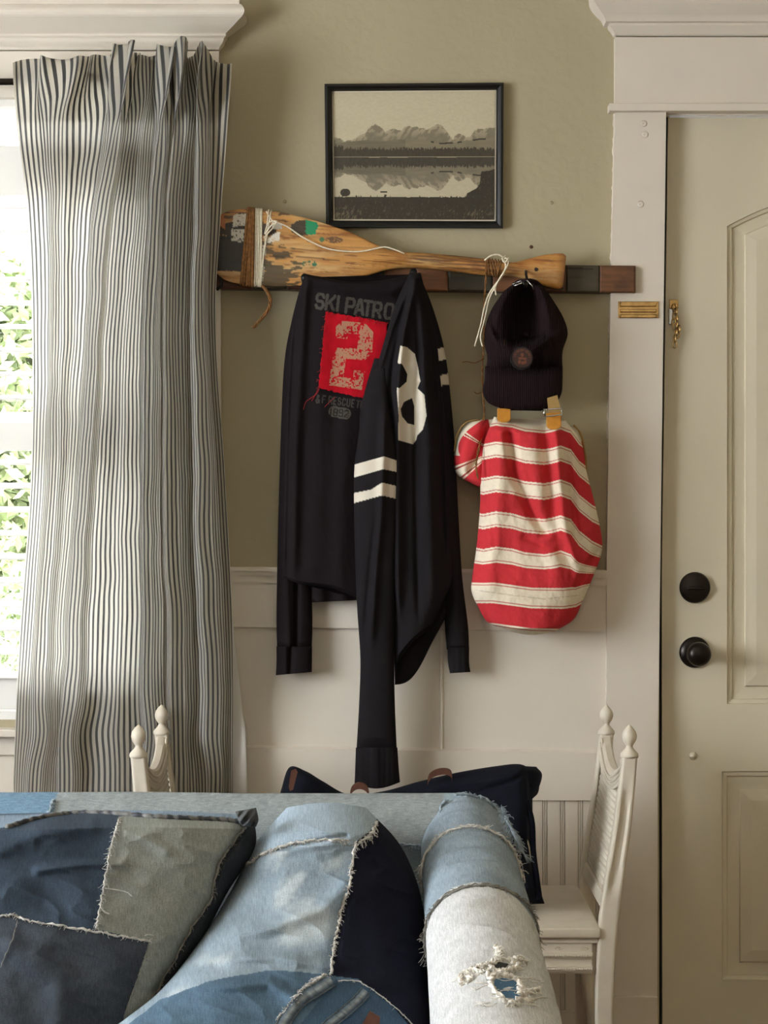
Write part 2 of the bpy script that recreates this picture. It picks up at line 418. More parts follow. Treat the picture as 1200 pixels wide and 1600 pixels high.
# painted-over hinge screw scars
for a, b in ((1006, 193), (1008, 210), (1001, 319)):
    m = MB(); x, y, z = W(a, b, .02); m.lathe([(.008, 0), (.006, .0016), (.002, .002), (.001, .001)], (x, -.0195, z), 'y', 10); m.build('filled_scar', 'white_paint', dc, True)

# ---------------------------------------------------------------- door
dr = empty('door_1', (X(1340), 0, 0), 'off-white panelled entry door with dark knob and deadbolt at the right', 'room', kind='structure')
DO = -.012      # front face sits 12 mm inside the wall plane
L0, R0, T0, B0 = 1044, 1636, 184, 1684
def plate(mb, x0, x1, y0, y1): prism(mb, [(x0, y0), (x1, y0), (x1, y1), (x0, y1)], DO-.035, DO)
pa = (1136, 1544, 353, 1100, 56); pb = (1128, 1552, 1205, 1531, 0)
def arch(x, p, ins=0):
    u = (x-(p[0]+p[1])/2)/((p[1]-p[0])/2); return p[2]-p[4]*(1-u*u)+ins
m = MB(); prism(m, [(L0, T0), (pb[0], T0), (pb[0], B0), (1035, B0), (1034, 900)], DO-.035, DO); plate(m, pa[1], R0, T0, B0)
plate(m, pb[0], pa[1]+8, B0-0, 1531); plate(m, pb[0], pa[1], 1100, 1205); plate(m, pb[0], pa[0], T0, 1100)
xs = np.linspace(pa[0], pa[1], 25)
for a, b in zip(xs[:-1], xs[1:]): prism(m, [(a, T0), (b, T0), (b, arch(b, pa)), (a, arch(a, pa))], DO-.035, DO)
m.build('slab', 'door_paint', dr)
for p in (pa, pb):
    V = []; Fc = []; xs_n = 24; first_n = None
    for ins, dep in ((0, 0), (1.5, .004), (7, .0055), (9, .010), (24, .012), (27, .012), (29, .006), (34, .005), (46, .002)):
        loop = [(x, arch(min(max(x, p[0]), p[1]), p, ins)) for x in np.linspace(p[0]+ins, p[1]-ins, xs_n)]+[(p[1]-ins, p[3]-ins), (p[0]+ins, p[3]-ins)]
        V += [W(x, y, DO-dep) for x, y in loop]
    n = xs_n+2; k = len(V)//n
    Fc = [(i*n+j, i*n+(j+1) % n, (i+1)*n+(j+1) % n, (i+1)*n+j) for i in range(k-1) for j in range(n)]+[tuple(range((k-1)*n, k*n))]
    m = MB(); m.add(V, Fc); m.build('door_panel', 'door_paint', dr)
def wl(px, py, off): return W(px, py, off)
x, y, z = W(1085, 918, DO); m = MB(); m.lathe([(.0325, 0), (.0335, .006), (.031, .011), (.024, .013), (.001, .0135)], (x, -DO, z), 'y', 40)
db = shade(m.build('deadbolt', 'dark_bronze', dr)); tag(db, 'round dark bronze deadbolt rose above the knob')
m = MB(); m.box(x-.018, x+.018, -DO-.026, -DO-.012, z-.0045, z+.0025, .002); m.build('thumb_turn', 'dark_bronze', db, True)
x, y, z = W(1085, 1019, DO); m = MB(); m.lathe([(.0325, 0), (.0335, .006), (.031, .01), (.022, .014), (.012, .016), (.012, .034), (.018, .040), (.0245, .050), (.0262, .060), (.024, .070), (.017, .077), (.001, .0795)], (x, -DO, z), 'y', 40)
tag(shade(m.build('door_knob', 'dark_bronze', dr), 50), 'round dark bronze door knob')
x, y, z = W(1083, 1181, DO); m = MB(); m.lathe([(.009, 0), (.008, .003), (.004, .004), (.003, .008), (.001, .009)], (x, -DO, z), 'y', 16); m.build('door_stud', 'door_paint', dr, True)
# brass chain hanging from its plate on the door, and the catch on the casing
ch = empty('door_chain', W(1053, 472, DO), 'short brass chain hanging from a small plate on the white door', 'lock')
MB().wbox(1046, 1060, 468, 482, DO, DO+.004, .001).build('plate', 'brass', ch)
MB().wbox(1045, 1052, 482, 507, DO, DO+.009, .002).build('bracket', 'steel', ch)
lk = [(1054, 480, 0), (1055, 487, 1), (1053, 494, 0), (1057, 497, 1), (1054, 503, 0), (1059, 506, 1), (1055, 511, 0), (1060, 514, 1), (1055, 519, 1), (1058, 523, 0), (1055, 529, 1), (1056, 538, 0)]
for i, (a, b, k) in enumerate(lk):
    pts = []
    for j in range(16):
        q = 2*math.pi*j/16; u = math.cos(q)*.0042; v = math.sin(q)*.0082
        x, y, z = W(a, b, DO+.012); pts.append((x+(u if not k else u*.35)+.002*math.sin(i), -(-y)-(0 if not k else u), z+v))
    MB().tube(pts, .0013, 6, True).build('chain_link', 'brass', ch, True)
br = empty('brass_chain_catch', W(997, 484, .02), 'brass slotted chain catch screwed to the white door casing', 'lock')
MB().wbox(966, 1029, 471, 497, .02, .022, .0005).build('back_plate', 'brass', br)
for a, b, o1 in ((471, 479, .026), (483, 488, .026), (491, 497, .024)):
    MB().wbox(969, 1026, a, b, .022, o1, .0015).build('rail_bar', 'brass', br)
for a, b in ((969, 473), (1026, 473), (969, 494), (1026, 494)):
    x, y, z = W(a, b, .022); MB().lathe([(.002, 0), (.0022, .002), (.001, .003)], (x, -.0235, z), 'y', 10).build('screw', 'brass', br, True)

# ---------------------------------------------------------------- window
wi = empty('window_1', (X(-76), 0, Zp(640)), 'bright window with open white plantation shutters at the left', 'room', kind='structure')
m = MB(); crown(m, 342, 1, [(36, 10), (36, 20)]+densify([(39, 21), (44, 30), (42, 38), (33, 45), (24, 52), (15, 58)], 14)+[(13, 60), (13, 63)]+densify([(10, 66), (8, 72), (3, 78)], 6)+[(1, 82)], -520, .022)
m.build('crown_moulding', 'white_paint', wi)
MB().wbox(-500, 342, 80, 152, 0, .022).build('frieze', 'white_paint', wi)
MB().wbox(268, 345, 150, 1142, 0, .02, .002).build('casing_board', 'white_paint', wi)
MB().wbox(-497, -420, 150, 1142, 0, .02, .002).build('casing_board', 'white_paint', wi)
MB().wbox(-505, 352, 1140, 1152, 0, .05, .003).build('window_sill', 'white_paint', wi)
MB().wbox(-497, 345, 1152, 1180, 0, .018, .002).build('apron', 'white_paint', wi)
m = MB(); m.wbox(-600, 346, 1180, 1688, 0, .008); m.build('lower_panelling', 'white_paint', wi)
for a in ((268, 258, 150, 1120), (-410, -420, 150, 1120)):
    MB().box(X(min(a[:2])), X(max(a[:2])), 0, .13, Zp(a[3]), Zp(a[2])).build('jamb', 'shutter_white', wi)
MB().box(X(-410), X(258), 0, .13, Zp(166), Zp(150)).build('jamb', 'shutter_white', wi)
MB().box(X(-410), X(258), -.004, .13, Zp(1124), Zp(1112)).build('jamb', 'shutter_white', wi)
sa = empty('sash', (X(-76), .1, Zp(640)), None); sa.parent = wi; sa.location = Vector((0, .1, 0))
for y0, y1 in ((166, 200), (640, 672), (1080, 1114)):
    MB().box(X(-410), X(258), .09, .12, Zp(y1), Zp(y0)).build('sash_rail', 'shutter_white', sa)
for x0, x1 in ((-410, -385), (233, 258)):
    MB().box(X(x0), X(x1), .09, .12, Zp(1114), Zp(166)).build('sash_stile', 'shutter_white', sa)
MB().box(X(-385), X(233), .103, .107, Zp(1080), Zp(200)).build('pane', 'window_glass', sa)
slat = None
for (s0, s1) in ((-408, -77), (-75, 256)):
    sh = empty('shutter', (X((s0+s1)/2), .01, Zp(640)), None); sh.parent = wi; sh.location = Vector((X((s0+s1)/2)-X(-76), .01, 0))
    for a, b in ((s0, s0+34), (s1-34, s1)): MB().box(X(a), X(b), -.008, .02, Zp(1108), Zp(228), .002).build('stile', 'shutter_white', sh)
    for a, b in ((228, 306), (660, 704), (1060, 1108)): MB().box(X(s0+34), X(s1-34), -.006, .018, Zp(b), Zp(a), .002).build('rail', 'shutter_white', sh)
    ys = [325+37*i for i in range(9)]+[722+37*i for i in range(10)]
    for yy in ys:
        if slat is None:
            m = MB(); zc = Zp(yy); V = []; n = 14
            for xx in (X(s0+35), X(s1-35)):
                for j in range(n):
                    q = 2*math.pi*j/n; u = math.cos(q)*.031; v = math.sin(q)*.0052; t = math.radians(7)
                    V.append((xx, .006+u*math.cos(t)-v*math.sin(t), zc+u*math.sin(t)+v*math.cos(t)))
            m.add(V, [(j, (j+1) % n, n+(j+1) % n, n+j) for j in range(n)]+[tuple(range(n-1, -1, -1)), tuple(range(n, 2*n))])
            slat = m.build('slat', 'shutter_white', sh, True); sl0 = wloc(slat); first_s = s0
        else:
            c = slat.copy(); COL.objects.link(c); c.parent = sh
            tgt = Vector((X((s0+s1)/2), sl0.y, Zp(yy))); c.location = tgt-wloc(sh)
# curtain rod
rd = empty('curtain_rod', W(0, 128, .075), 'thin dark bronze curtain rod across the window', 'curtain rod')
MB().tube([W(-430, 128, .075), W(330, 128, .075)], .0075, 14).build('rod', 'dark_bronze', rd, True)
MB().tube([W(322, 134, .022), W(322, 134, .06), W(322, 128, .072)], .004, 8).build('bracket', 'dark_bronze', rd, True)
# outdoors
struct(MB().box(-14, 14, TH+.02, 24, -.5, -.4).build('ground_1', 'pavement'), 'pale paving outside the window')
rng = np.random.RandomState(3)
def shrub(cx, cy, z0, z1, r, n, label):
    t = empty('garden_shrub', (cx, cy, z0), label, 'shrub', 'shrubs outside the window')
    q = rng.rand(n)*2*np.pi; h = rng.rand(n); rr = r*np.sqrt(np.clip(1-(2*h-1)**4, 0, 1))*(.55+.45*rng.rand(n))
    c = np.stack([cx+rr*np.cos(q), cy+rr*np.sin(q), z0+h*(z1-z0)], 1)
    a = rng.randn(n, 3); a /= np.linalg.norm(a, axis=1)[:, None]; b = np.cross(a, rng.randn(n, 3)); b /= np.linalg.norm(b, axis=1)[:, None]
    L_ = .04; V = np.stack([c-a*L_, c+b*L_*.5, c+a*L_, c-b*L_*.5], 1).reshape(-1, 3)
    g1 = lin((118, 134, 92)); g2 = lin((156, 166, 128)); k = rng.rand(n)[:, None]; col = np.repeat(g1*(1-k)+g2*k, 4, 0)
    fo = mkobj('foliage', V, np.arange(4*n).reshape(-1, 4), 'leaf', t, False, col); fo['kind'] = 'stuff'
    MB().tube([(cx, cy, -.4), (cx, cy, (z0+z1)/2)], .04, 8).build('stem', 'brown_leather', t, True)
shrub(-1.75, 3.2, .9, 2.25, .62, 16000, 'leafy green shrub seen through the upper shutter slats')
shrub(-2.1, 6.5, -.3, .95, .8, 9000, 'low green shrub farther off seen through the lower shutter slats')

# ---------------------------------------------------------------- curtain
TY = np.array([85, 190, 320, 500, 750, 1000, 1262.])
TR = [([20, 26, 42, 50, 48, 30, 20], .105), ([62, 66, 74, 78, 70, 52, 38], .10), ([72, 76, 82, 84, 76, 58, 44], .14),
      ([108, 98, 98, 98, 90, 76, 62], .13), ([140, 136, 124, 118, 104, 88, 74], .105), ([164, 160, 145, 134, 118, 100, 85], .095),
      ([180, 172, 149, 138, 122, 104, 89], .17), ([206, 192, 170, 154, 138, 124, 112], .165), ([212, 198, 176, 162, 148, 136, 126], .10),
      ([232, 222, 212, 198, 190, 186, 182], .125), ([250, 242, 230, 222, 220, 220, 220], .095), ([254, 247, 235, 227, 225, 225, 225], .16),
      ([268, 262, 250, 241, 239, 239, 238], .152), ([272, 266, 255, 250, 252, 254, 258], .09), ([280, 272, 260, 256, 259, 263, 268], .17),
      ([298, 290, 278, 272, 280, 288, 294], .15), ([304, 302, 296, 290, 294, 302, 310], .10), ([308, 307, 305, 302, 308, 318, 326], .165),
      ([326, 322, 320, 318, 330, 341, 347], .15), ([334, 331, 328, 325, 339, 352, 356], .105), ([362, 356, 346, 337, 352, 364, 364], .12)]
def curtain_sheet(name, nu, nv, v0, v1, doff, m, parent):
    K = len(TR); xs = np.array([t[0] for t in TR], float); dep = np.array([t[1] for t in TR])
    ys = np.linspace(0, 1, nv)
    seg = np.zeros(K); 
    for k in range(1, K): seg[k] = seg[k-1]+math.hypot(np.abs(xs[k]-xs[k-1]).mean()*S, (dep[k]-dep[k-1])*.42)+.001
    s = np.linspace(0, seg[-1], nu); V = np.zeros((nv, nu, 3)); UV = np.zeros((nv, nu, 2))
    for i, v in enumerate(ys):
        y = v0+(v1-v0)*v; row = np.array([crvi(TY, xs[k], y) for k in range(K)])
        k = np.clip(np.searchsorted(seg, s, 'right')-1, 0, K-2); f = (s-seg[k])/(seg[k+1]-seg[k])
        fx = f*.75+.25*(f*f*(3-2*f)); fd = f*f*(3-2*f)
        x = row[k]*(1-fx)+row[k+1]*fx; dd = dep[k]*(1-fd)+dep[k+1]*fd
        amp = np.interp(y, [85, 135, 192, 260, 400, 900, 1260], [1.2, 1.5, .5, .95, 1.05, 1.05, .45]); base = .115; low = .036*float(sst(900, 1160, y))
        dd = base+(dd-base)*amp
        hd = float(np.interp(y, [85, 150, 192, 260], [1, .9, .25, 0]))
        ew = np.clip(np.minimum(s, seg[-1]-s)/.06, 0, 1); x = x+ew*hd*7*np.sin(s*118+np.sin(s*31)*2+y/40); dd = dd+hd*.009*np.sin(s*108+1.3+y/55)+.006*(fbm(s*16, np.full_like(s, y/95), 5)-.5)*(1-hd*.5)
        x = x+ew*9*(fbm(s*9+3, np.full_like(s, y/120), 9, 3)-.5)
        # side pull: the cloth kinks low at the right
        x = x+ew*np.exp(-((y-1150)/40)**2)*6*np.sin(s*20)
        rise = np.where(dd > .12, (dd-.12)*380, 0)*1.0+4*np.sin(s*60)
        yy = y+(np.interp(s/seg[-1], [0, .08, .3, .9, .96, 1], [12, 8, 0, 0, 6, 12])-rise)*np.interp(y, [v0, v0+70], [1, 0]) if v0 < 200 else y
        dd = dd+doff-low
        d = D-dd
        V[i, :, 0] = (x-600)*S; V[i, :, 1] = -dd; V[i, :, 2] = HC-(yy-800)*S
        UV[i, :, 0] = s/.0082; UV[i, :, 1] = y/100
    # keep pixel columns where the photograph shows them at the cloth's own depth
    V[..., 0] *= (D+V[..., 1])/D; V[..., 2] = HC+(V[..., 2]-HC)*(D+V[..., 1])/D
    i = np.arange(nv-1)[:, None]*nu; j = np.arange(nu-1)[None, :]
    Q = np.stack([i+j, i+nu+j, i+nu+j+1, i+j+1], -1).reshape(-1, 4)
    o = mkobj(name, V.reshape(-1, 3), Q, m, parent, True, None, UV.reshape(-1, 2)); return o
def crvi(xp, fp, x): 
    x = min(max(x, xp[0]), xp[-1]); k = min(int(np.searchsorted(xp, x, 'right')-1), len(xp)-2); t = (x-xp[k])/(xp[k+1]-xp[k])
    a = fp[max(k-1, 0)]; b = fp[k]; c = fp[k+1]; d = fp[min(k+2, len(fp)-1)]
    return .5*((2*b)+(c-a)*t+(2*a-5*b+4*c-d)*t*t+(3*b-a-3*c+d)*t**3)
cu = empty('curtain', W(190, 1262, .12), 'grey and white ticking stripe curtain hanging in front of the window', 'curtain')
c1 = curtain_sheet('drape', 900, 260, 86, 1600, 0, 'ticking', cu)
c2 = curtain_sheet('header_band', 900, 40, 92, 191, -.004, 'ticking', cu)
mo = c1.modifiers.new('s', 'SOLIDIFY'); mo.thickness = .0008
m = MB(); 
L_ = loft('back_lining', [(352, 960, .05), (350, 1100, .05), (352, 1640, .05)], [(362, 960, .06), (378, 1100, .06), (386, 1200, .065), (388, 1640, .06)], 'lining_cloth', cu, 20, 30, .006, .004, off=True)

# ---------------------------------------------------------------- picture, rack, paddle
def ridge(px, py, pts, w, h):
    """vertical fold line through pts (x, y): raises the cloth by h metres within w pixels"""
    ys = [p[1] for p in pts]; xs = [p[0] for p in pts]
    x = np.interp(py, ys, xs); fade = sst(ys[0]-30, ys[0]+30, py)*(1-sst(ys[-1]-30, ys[-1]+30, py))
    return h*np.exp(-((px-x)/w)**2)*fade
def crease(px, py, pts, w, h):
    """fold following any polyline"""
    return h*np.exp(-(dseg(px, py, pts)/w)**2)

pc = empty('picture_frame', W(648, 243, 0), 'black framed sepia photograph of a mountain lake on the sage wall', 'picture')
fo_ = [(507, 131), (787, 129), (786, 357), (509.5, 356)]
def inset(q, a):
    cx = sum(p[0] for p in q)/4; cy = sum(p[1] for p in q)/4
    return [(p[0]+(a if p[0] < cx else -a), p[1]+(a if p[1] < cy else -a)) for p in q]
V = []; st = [(0, 0), (0, .016), (1.5, .019), (4, .0195), (7, .0165), (8.5, .0155), (10, .012), (11.5, .010), (11.5, .004)]
for i, (a, o) in enumerate(st): V += [W(x, y, o) for x, y in inset(fo_, a)]
Fc = [(i*4+j, i*4+(j+1) % 4, (i+1)*4+(j+1) % 4, (i+1)*4+j) for i in range(len(st)-1) for j in range(4)]
m = MB(); m.add(V, Fc); m.build('frame', 'black_frame', pc)
m = MB(); q = inset(fo_, 11); m.add([W(x, y, .0065) for x, y in q]+[W(x, y, .003) for x, y in q], [(0, 3, 2, 1), (4, 5, 6, 7), (0, 1, 5, 4), (1, 2, 6, 5), (2, 3, 7, 6), (3, 0, 4, 7)]); m.build('mount_card', 'ivory_card', pc)
nx, ny = 330, 270; gx, gy = np.meshgrid(np.linspace(0, 1, nx), np.linspace(0, 1, ny))
q = inset(fo_, 13.5); q = np.array(q, float)
qx = (q[0, 0]*(1-gx)+q[1, 0]*gx)*(1-gy)+(q[3, 0]*(1-gx)+q[2, 0]*gx)*gy; qy = (q[0, 1]*(1-gx)+q[1, 1]*gx)*(1-gy)+(q[3, 1]*(1-gx)+q[2, 1]*gx)*gy
# painting coordinates: the 1200-wide crop of the picture; (150..1030, 160..862)
cx = 148+gx*882; cy = 158+gy*704
def interp(x, pts): return np.interp(x, [p[0] for p in pts], [p[1] for p in pts])
mt = [(148, 408), (180, 412), (210, 430), (255, 420), (300, 392), (322, 385), (335, 362), (352, 348), (370, 338), (378, 334), (392, 346), (412, 355), (430, 378), (450, 366), (480, 360), (515, 372), (540, 352), (560, 346), (580, 352), (605, 350), (620, 358), (640, 356), (655, 368), (690, 352), (715, 338), (735, 340), (760, 368), (780, 395), (802, 425), (812, 400), (835, 390), (858, 396), (876, 412), (895, 405), (920, 375), (945, 362), (970, 366), (1000, 356), (1030, 358)]
hill = [(148, 440), (260, 428), (330, 425), (420, 430), (520, 420), (600, 418), (680, 430), (720, 440), (800, 438), (880, 428), (940, 418), (1030, 412)]
def sky_mt(cx, cy):
    n = fbm(cx/40, cy/30, 2); c = np.ones(cx.shape+(3,))*lin((200, 189, 160)); c = c*(0.93+.16*fbm(cx/14, cy/9, 7)[..., None])
    my = interp(cx, mt)+8*(fbm(cx/9, cx*0, 3)-.5)
    r1 = fbm(cx/16+cy/25, cy/22, 11); mm = cy > my
    depth_ = np.clip((cy-my)/70, 0, 1); tone = .42+.25*r1-.12*depth_
    snow = (r1 > .52)*(1-depth_)*.5
    mc = lin((152, 142, 118))[None, None]*(tone+snow+.25)[..., None]
    c = np.where(mm[..., None], mc, c)
    hh = cy > interp(cx, hill)+6*(fbm(cx/30, cx*0, 5)-.5)
    c = np.where(hh[..., None], lin((122, 113, 92))*(.8+.4*fbm(cx/60, cy/8, 6))[..., None]*np.where(cx > 540, 1.18, .9)[..., None], c)
    ed = np.abs(cy-interp(cx, hill)-3) < 4; c = np.where((ed & (cx > 680) & (vn(cx/22, 0*cx, 4) > .4))[..., None], lin((55, 50, 40)), c)
    tr_ = 478-16*vn(cx/5, cx*0, 8)-12*(vn(cx/2.6, cx*0, 9)-.2)+np.where((cx < 200), -12, 4)
    c = np.where((cy > tr_)[..., None], lin((66, 60, 47))*(.75+.5*vn(cx/2.5, cy/14, 10))[..., None], c)
    return c
c = sky_mt(cx, cy); ref = sky_mt(cx+3*(vn(cx/20, cy/3, 1)-.5), 520-(cy-520)*1.0)*.86+.01
ref = np.where((cy > 600)[..., None], ref*1.05, ref)
c = np.where((cy > 520)[..., None], ref, c); c = np.where((np.abs(cy-517) < 1.2+1.6*vn(cx/60, cx*0, 5)*(cx > 300))[..., None], lin((165, 156, 130)), c)
sh_ = 738+5*(fbm(cx/20, cx*0, 13)-.5)-np.where(vn(cx/6, cx*0, 14) > .8, 7, 0); bank = np.interp(cx, [148, 870, 880, 930, 948, 956, 1005, 1030], [900, 740, 716, 690, 665, 598, 592, 582])
fg = (cy > sh_) | (cy > bank) | (((cx-208)/28)**2+((cy-714)/22)**2 < 1) | ((np.abs(cx-420) < 18) & (np.abs(cy-711) < 4)) | ((np.abs(cx-430) < 6) & (np.abs(cy-728) < 4))
fc = lin((52, 46, 35))*(.7+.7*fbm(cx/9, cy/7, 15))[..., None]
gr = fbm(cx/5+cy/12, cy/16, 16); gw = np.exp(-((cx-200)/85)**2-((cy-850)/50)**2)*.30+np.exp(-((cx-940)/110)**2-((cy-850)/50)**2)*.18+.04*sst(760, 840, cy); fc = fc+lin((120, 110, 88))*(sst(.70, .9, gr+gw))[..., None]*.55
c = np.where(fg[..., None], fc, c)
V = np.stack([*W(qx, qy, .0075)], -1) if False else np.stack([(qx-600)*(D-.0075)/F, np.full_like(qx, -.0075), HC-(qy-800)*(D-.0075)/F], -1).reshape(-1, 3)
i = np.arange(ny-1)[:, None]*nx; j = np.arange(nx-1)[None, :]; Q = np.stack([i+j, i+nx+j, i+nx+j+1, i+j+1], -1).reshape(-1, 4)
mkobj('print', V, Q, 'print', pc, False, .84*c.reshape(-1, 3))

# wooden rack of butted blocks with pegs and hooks
rk = empty('wall_rack', W(664, 433, 0), 'long dark wooden coat rack of butted brown and olive blocks behind the paddle', 'coat rack')
bx = [336, 395, 448, 510, 565, 601, 650, 700, 770, 826, 885, 937, 993.5]
bc = ['b', 'o', 'b', 'o', 'o', 'r', 'r', 'o', 'r', 'b', 'o', 'k']
cc = {'b': (86, 54, 35), 'o': (66, 59, 45), 'r': (130, 86, 56), 'k': (104, 68, 42)}
def yt(x): return 409+(x-336)*.0095
for k, (a, b) in enumerate(zip(bx[:-1], bx[1:])):
    a += .5; b -= .5; nx_, ny_ = 30, 22; g1, g2 = np.meshgrid(np.linspace(0, 1, nx_), np.linspace(0, 1, ny_))
    px = a+(b-a)*g1; py = yt(px)+42*g2; eb = np.minimum(np.minimum(g1, 1-g1)*(b-a), np.minimum(g2, 1-g2)*42)
    of = .034-.0022*np.clip(1-eb/2.2, 0, 1)**2+.0004*fbm(px/30, py/3, k); col = np.ones(px.shape+(3,))*lin(cc[bc[k]])
    col = col*(.65+.7*fbm(px/45, py/3.5, k+20))[..., None]
    if bc[k] in 'bk': col = mixc(col, sst(.35, .8, fbm(px/25, py/14, 31))*.6, (48, 34, 26))
    if k >= 10: col = mixc(col, (dseg(px, py, [(840, 418), (925, 420)]) < 1.2)*.8, (16, 12, 10))
    V = np.stack([(px-600)*(D-of)/F, -of, HC-(py-800)*(D-of)/F], -1).reshape(-1, 3)
    i = np.arange(ny_-1)[:, None]*nx_; j = np.arange(nx_-1)[None, :]; Q = np.stack([i+j, i+nx_+j, i+nx_+j+1, i+j+1], -1).reshape(-1, 4).tolist()
    ring = list(range(nx_))+[r*nx_+nx_-1 for r in range(1, ny_)]+[(ny_-1)*nx_+c_ for c_ in range(nx_-2, -1, -1)]+[r*nx_ for r in range(ny_-2, 0, -1)]
    V = V.tolist(); n0 = len(V); V += [(V[r][0], -.001, V[r][2]) for r in ring]; nr = len(ring)
    Q += [[ring[r], ring[(r+1) % nr], n0+(r+1) % nr, n0+r] for r in range(nr)]; Q.append([n0+r for r in range(nr)])
    cl = np.vstack([col.reshape(-1, 3), np.repeat(lin((60, 38, 26))[None], nr, 0)])
    shade(mkobj('block', V, Q, 'board', rk, True, cl), 40)
for hx, hy, up in ((476, 436, 1), (646, 428, 1)):
    m = MB(); m.tube([W(hx, hy+6, .03), W(hx, hy+2, .075), W(hx, hy-3, .1)], [.007, .007, .008], 12); m.build('peg', 'black_iron', rk, True)
m = MB(); m.tube([W(822, 426, .036), W(822, 424, .078), W(822, 429, .088), W(823, 434, .092), W(824, 441, .096), W(822, 448, .108), W(820, 447, .115), W(818, 440, .119)], .003, 8); m.build('hook', 'black_iron', rk, True)
m = MB(); m.tube([W(338, 437, .034), W(336, 447, .05), W(340, 452, .062), W(346, 446, .065), W(345, 430, .06)], .0035, 8); m.build('hook', 'black_iron', rk, True)

pd = empty('canoe_paddle', W(607, 400, .06), 'old wooden canoe paddle with paint patches lying across the coat rack', 'paddle')
top = [(330.5, 378), (333, 352), (345, 336), (362, 328.5), (385, 326.5), (410, 328), (440, 332), (475, 340), (510, 350), (545, 362), (580, 378), (605, 389), (630, 393), (665, 395), (710, 399), (755, 404), (785, 408), (806, 409), (830, 403), (855, 397.5), (878, 396), (884.5, 400)]
bot = [(331, 398), (335, 420), (346, 434), (362, 441), (385, 445), (410, 447), (440, 447.5), (475, 446), (510, 443), (545, 438), (580, 429), (605, 422), (630, 419), (665, 420), (710, 425), (755, 430), (785, 431), (806, 433), (830, 440), (855, 448), (872, 451.5), (880, 448)]
cum = np.concatenate([[0], np.cumsum([math.dist(a, b) for a, b in zip(top[:-1], top[1:])])]); cum /= cum[-1]
def pad_surf(nv, nu, front=True):
    t = np.linspace(0, 1, nv)
    A = np.stack([np.interp(t, np.linspace(0, 1, 22), crv(top, np.linspace(0, 1, 22))[:, k]) for k in (0, 1)], 1)
    t = np.interp(t, cum, np.linspace(0, 1, 22)); A = crv(top, t); B = crv(bot, t)
    xs = (A[:, 0]+B[:, 0])/2
    th = np.interp(xs, [330, 340, 560, 620, 660, 780, 810, 870, 885], [.003, .006, .009, .014, .0155, .0150, .014, .010, .007])
    ring = np.linspace(0, 2*math.pi, nu, endpoint=False); V = []; PX = []; PY = []
    for i in range(nv):
        sq = float(np.interp(xs[i], [330, 560, 640], [.45, .55, 1]))
        c_ = np.cos(ring); s_ = np.sin(ring); u = (1-c_)/2; off = .062+th[i]*np.sign(s_)*np.abs(s_)**sq
        rdg = np.where(s_ > 0, .004*np.exp(-((u-.5)/.12)**2)*np.interp(xs[i], [450, 560, 620, 640], [0, .5, 1, 0]), 0)
        px = A[i, 0]*(1-u)+B[i, 0]*u; py = A[i, 1]*(1-u)+B[i, 1]*u; off = off+rdg
        V.append(np.stack([(px-600)*(D-off)/F, -off, HC-(py-800)*(D-off)/F], -1)); PX.append(px); PY.append(py)
    return np.array(V), np.array(PX), np.array(PY)
V, px, py = pad_surf(560, 170)
nv, nu = px.shape; i = np.arange(nv-1)[:, None]*nu; j = np.arange(nu)[None, :]; j2 = (j+1) % nu
Q = np.stack([i+j, i+j2, i+nu+j2, i+nu+j], -1).reshape(-1, 4).tolist()+[list(range(nu-1, -1, -1)), list(range((nv-1)*nu, nv*nu))]
ax_y = np.interp(px, [330, 600, 885], [386, 405, 424]); gyv = (py-ax_y)
gr = fbm(px/70, gyv/3.2+2*fbm(px/90, gyv/20, 3), 21); wx_ = 14*(fbm(px/18, py/12, 91)-.5); col = lin((192, 138, 72))*(.55+.85*gr)[..., None]
col = mixc(col, sst(.45, .8, fbm(px/60, py/14, 24))*.8, (212, 176, 120)); col = mixc(col, sst(.62, .72, fbm(px/50, gyv/2.2, 25))*.75, (112, 64, 30))
e_ = np.minimum(np.abs(gyv-np.interp(px, [330, 600, 885], [-58, -14, -28])), 99)
col = mixc(col, sst(.5, .75, fbm(px/34+wx_/6, gyv/9, 36))*.5*sst(450, 520, px), (150, 92, 42)); col = mixc(col, sst(.5, .68, fbm(px/40, gyv/3, 27))*sst(620, 660, px)*(1-sst(795, 810, px))*.75, (84, 50, 28))
col = mixc(col, sst(800, 815, px)*sst(.4, .75, fbm(px/30, gyv/4+px/60, 28))*.6, (176, 104, 48))
col = mixc(col, sst(868, 884, px)*.6, (104, 60, 30))
# worn dark paint at the tip and dark green wash
ns = fbm(px/14, py/9, 30); nf = fbm(px/3, py/2, 31)
tip = (px < 398+10*(ns-.5)*4) & (py > 372+16*(ns-.5)) & ~((py > 424+8*(ns-.5)) & (px < 385)) ; col = mixc(col, tip*.97, (13, 15, 18))
tip2 = inpoly(px, py, [(330, 352), (350, 350), (376, 344), (384, 340), (386, 376), (330, 372)]) & (ns > .3); col = mixc(col, tip2*.95, (13, 14, 16))
col = mixc(col, ((px < 352) & (py < 352+6*(ns-.5)*4))*.9, (188, 116, 72))
grn = sst(.02, .09, fbm(px/26+wx_/9, py/4.2, 33)-.5+.17*sst(475, 420, px+wx_)*1.0-.5*sst(462, 492, px+wx_*2)-.5*sst(384, 372, py+wx_)+.25*sst(424, 436, py+wx_*.5)*sst(455, 430, px)-.4*(px < 384)); col = mixc(col, grn*.85, (38, 46, 38))
ds = sst(.5, .6, fbm(px/16+wx_/8, py/5+wx_/14, 34)-.3*sst(442, 466, px+wx_)-.4*sst(344, 356, py+wx_*.5))*(px > 350); col = mixc(col, ds*.8, (44, 34, 30))
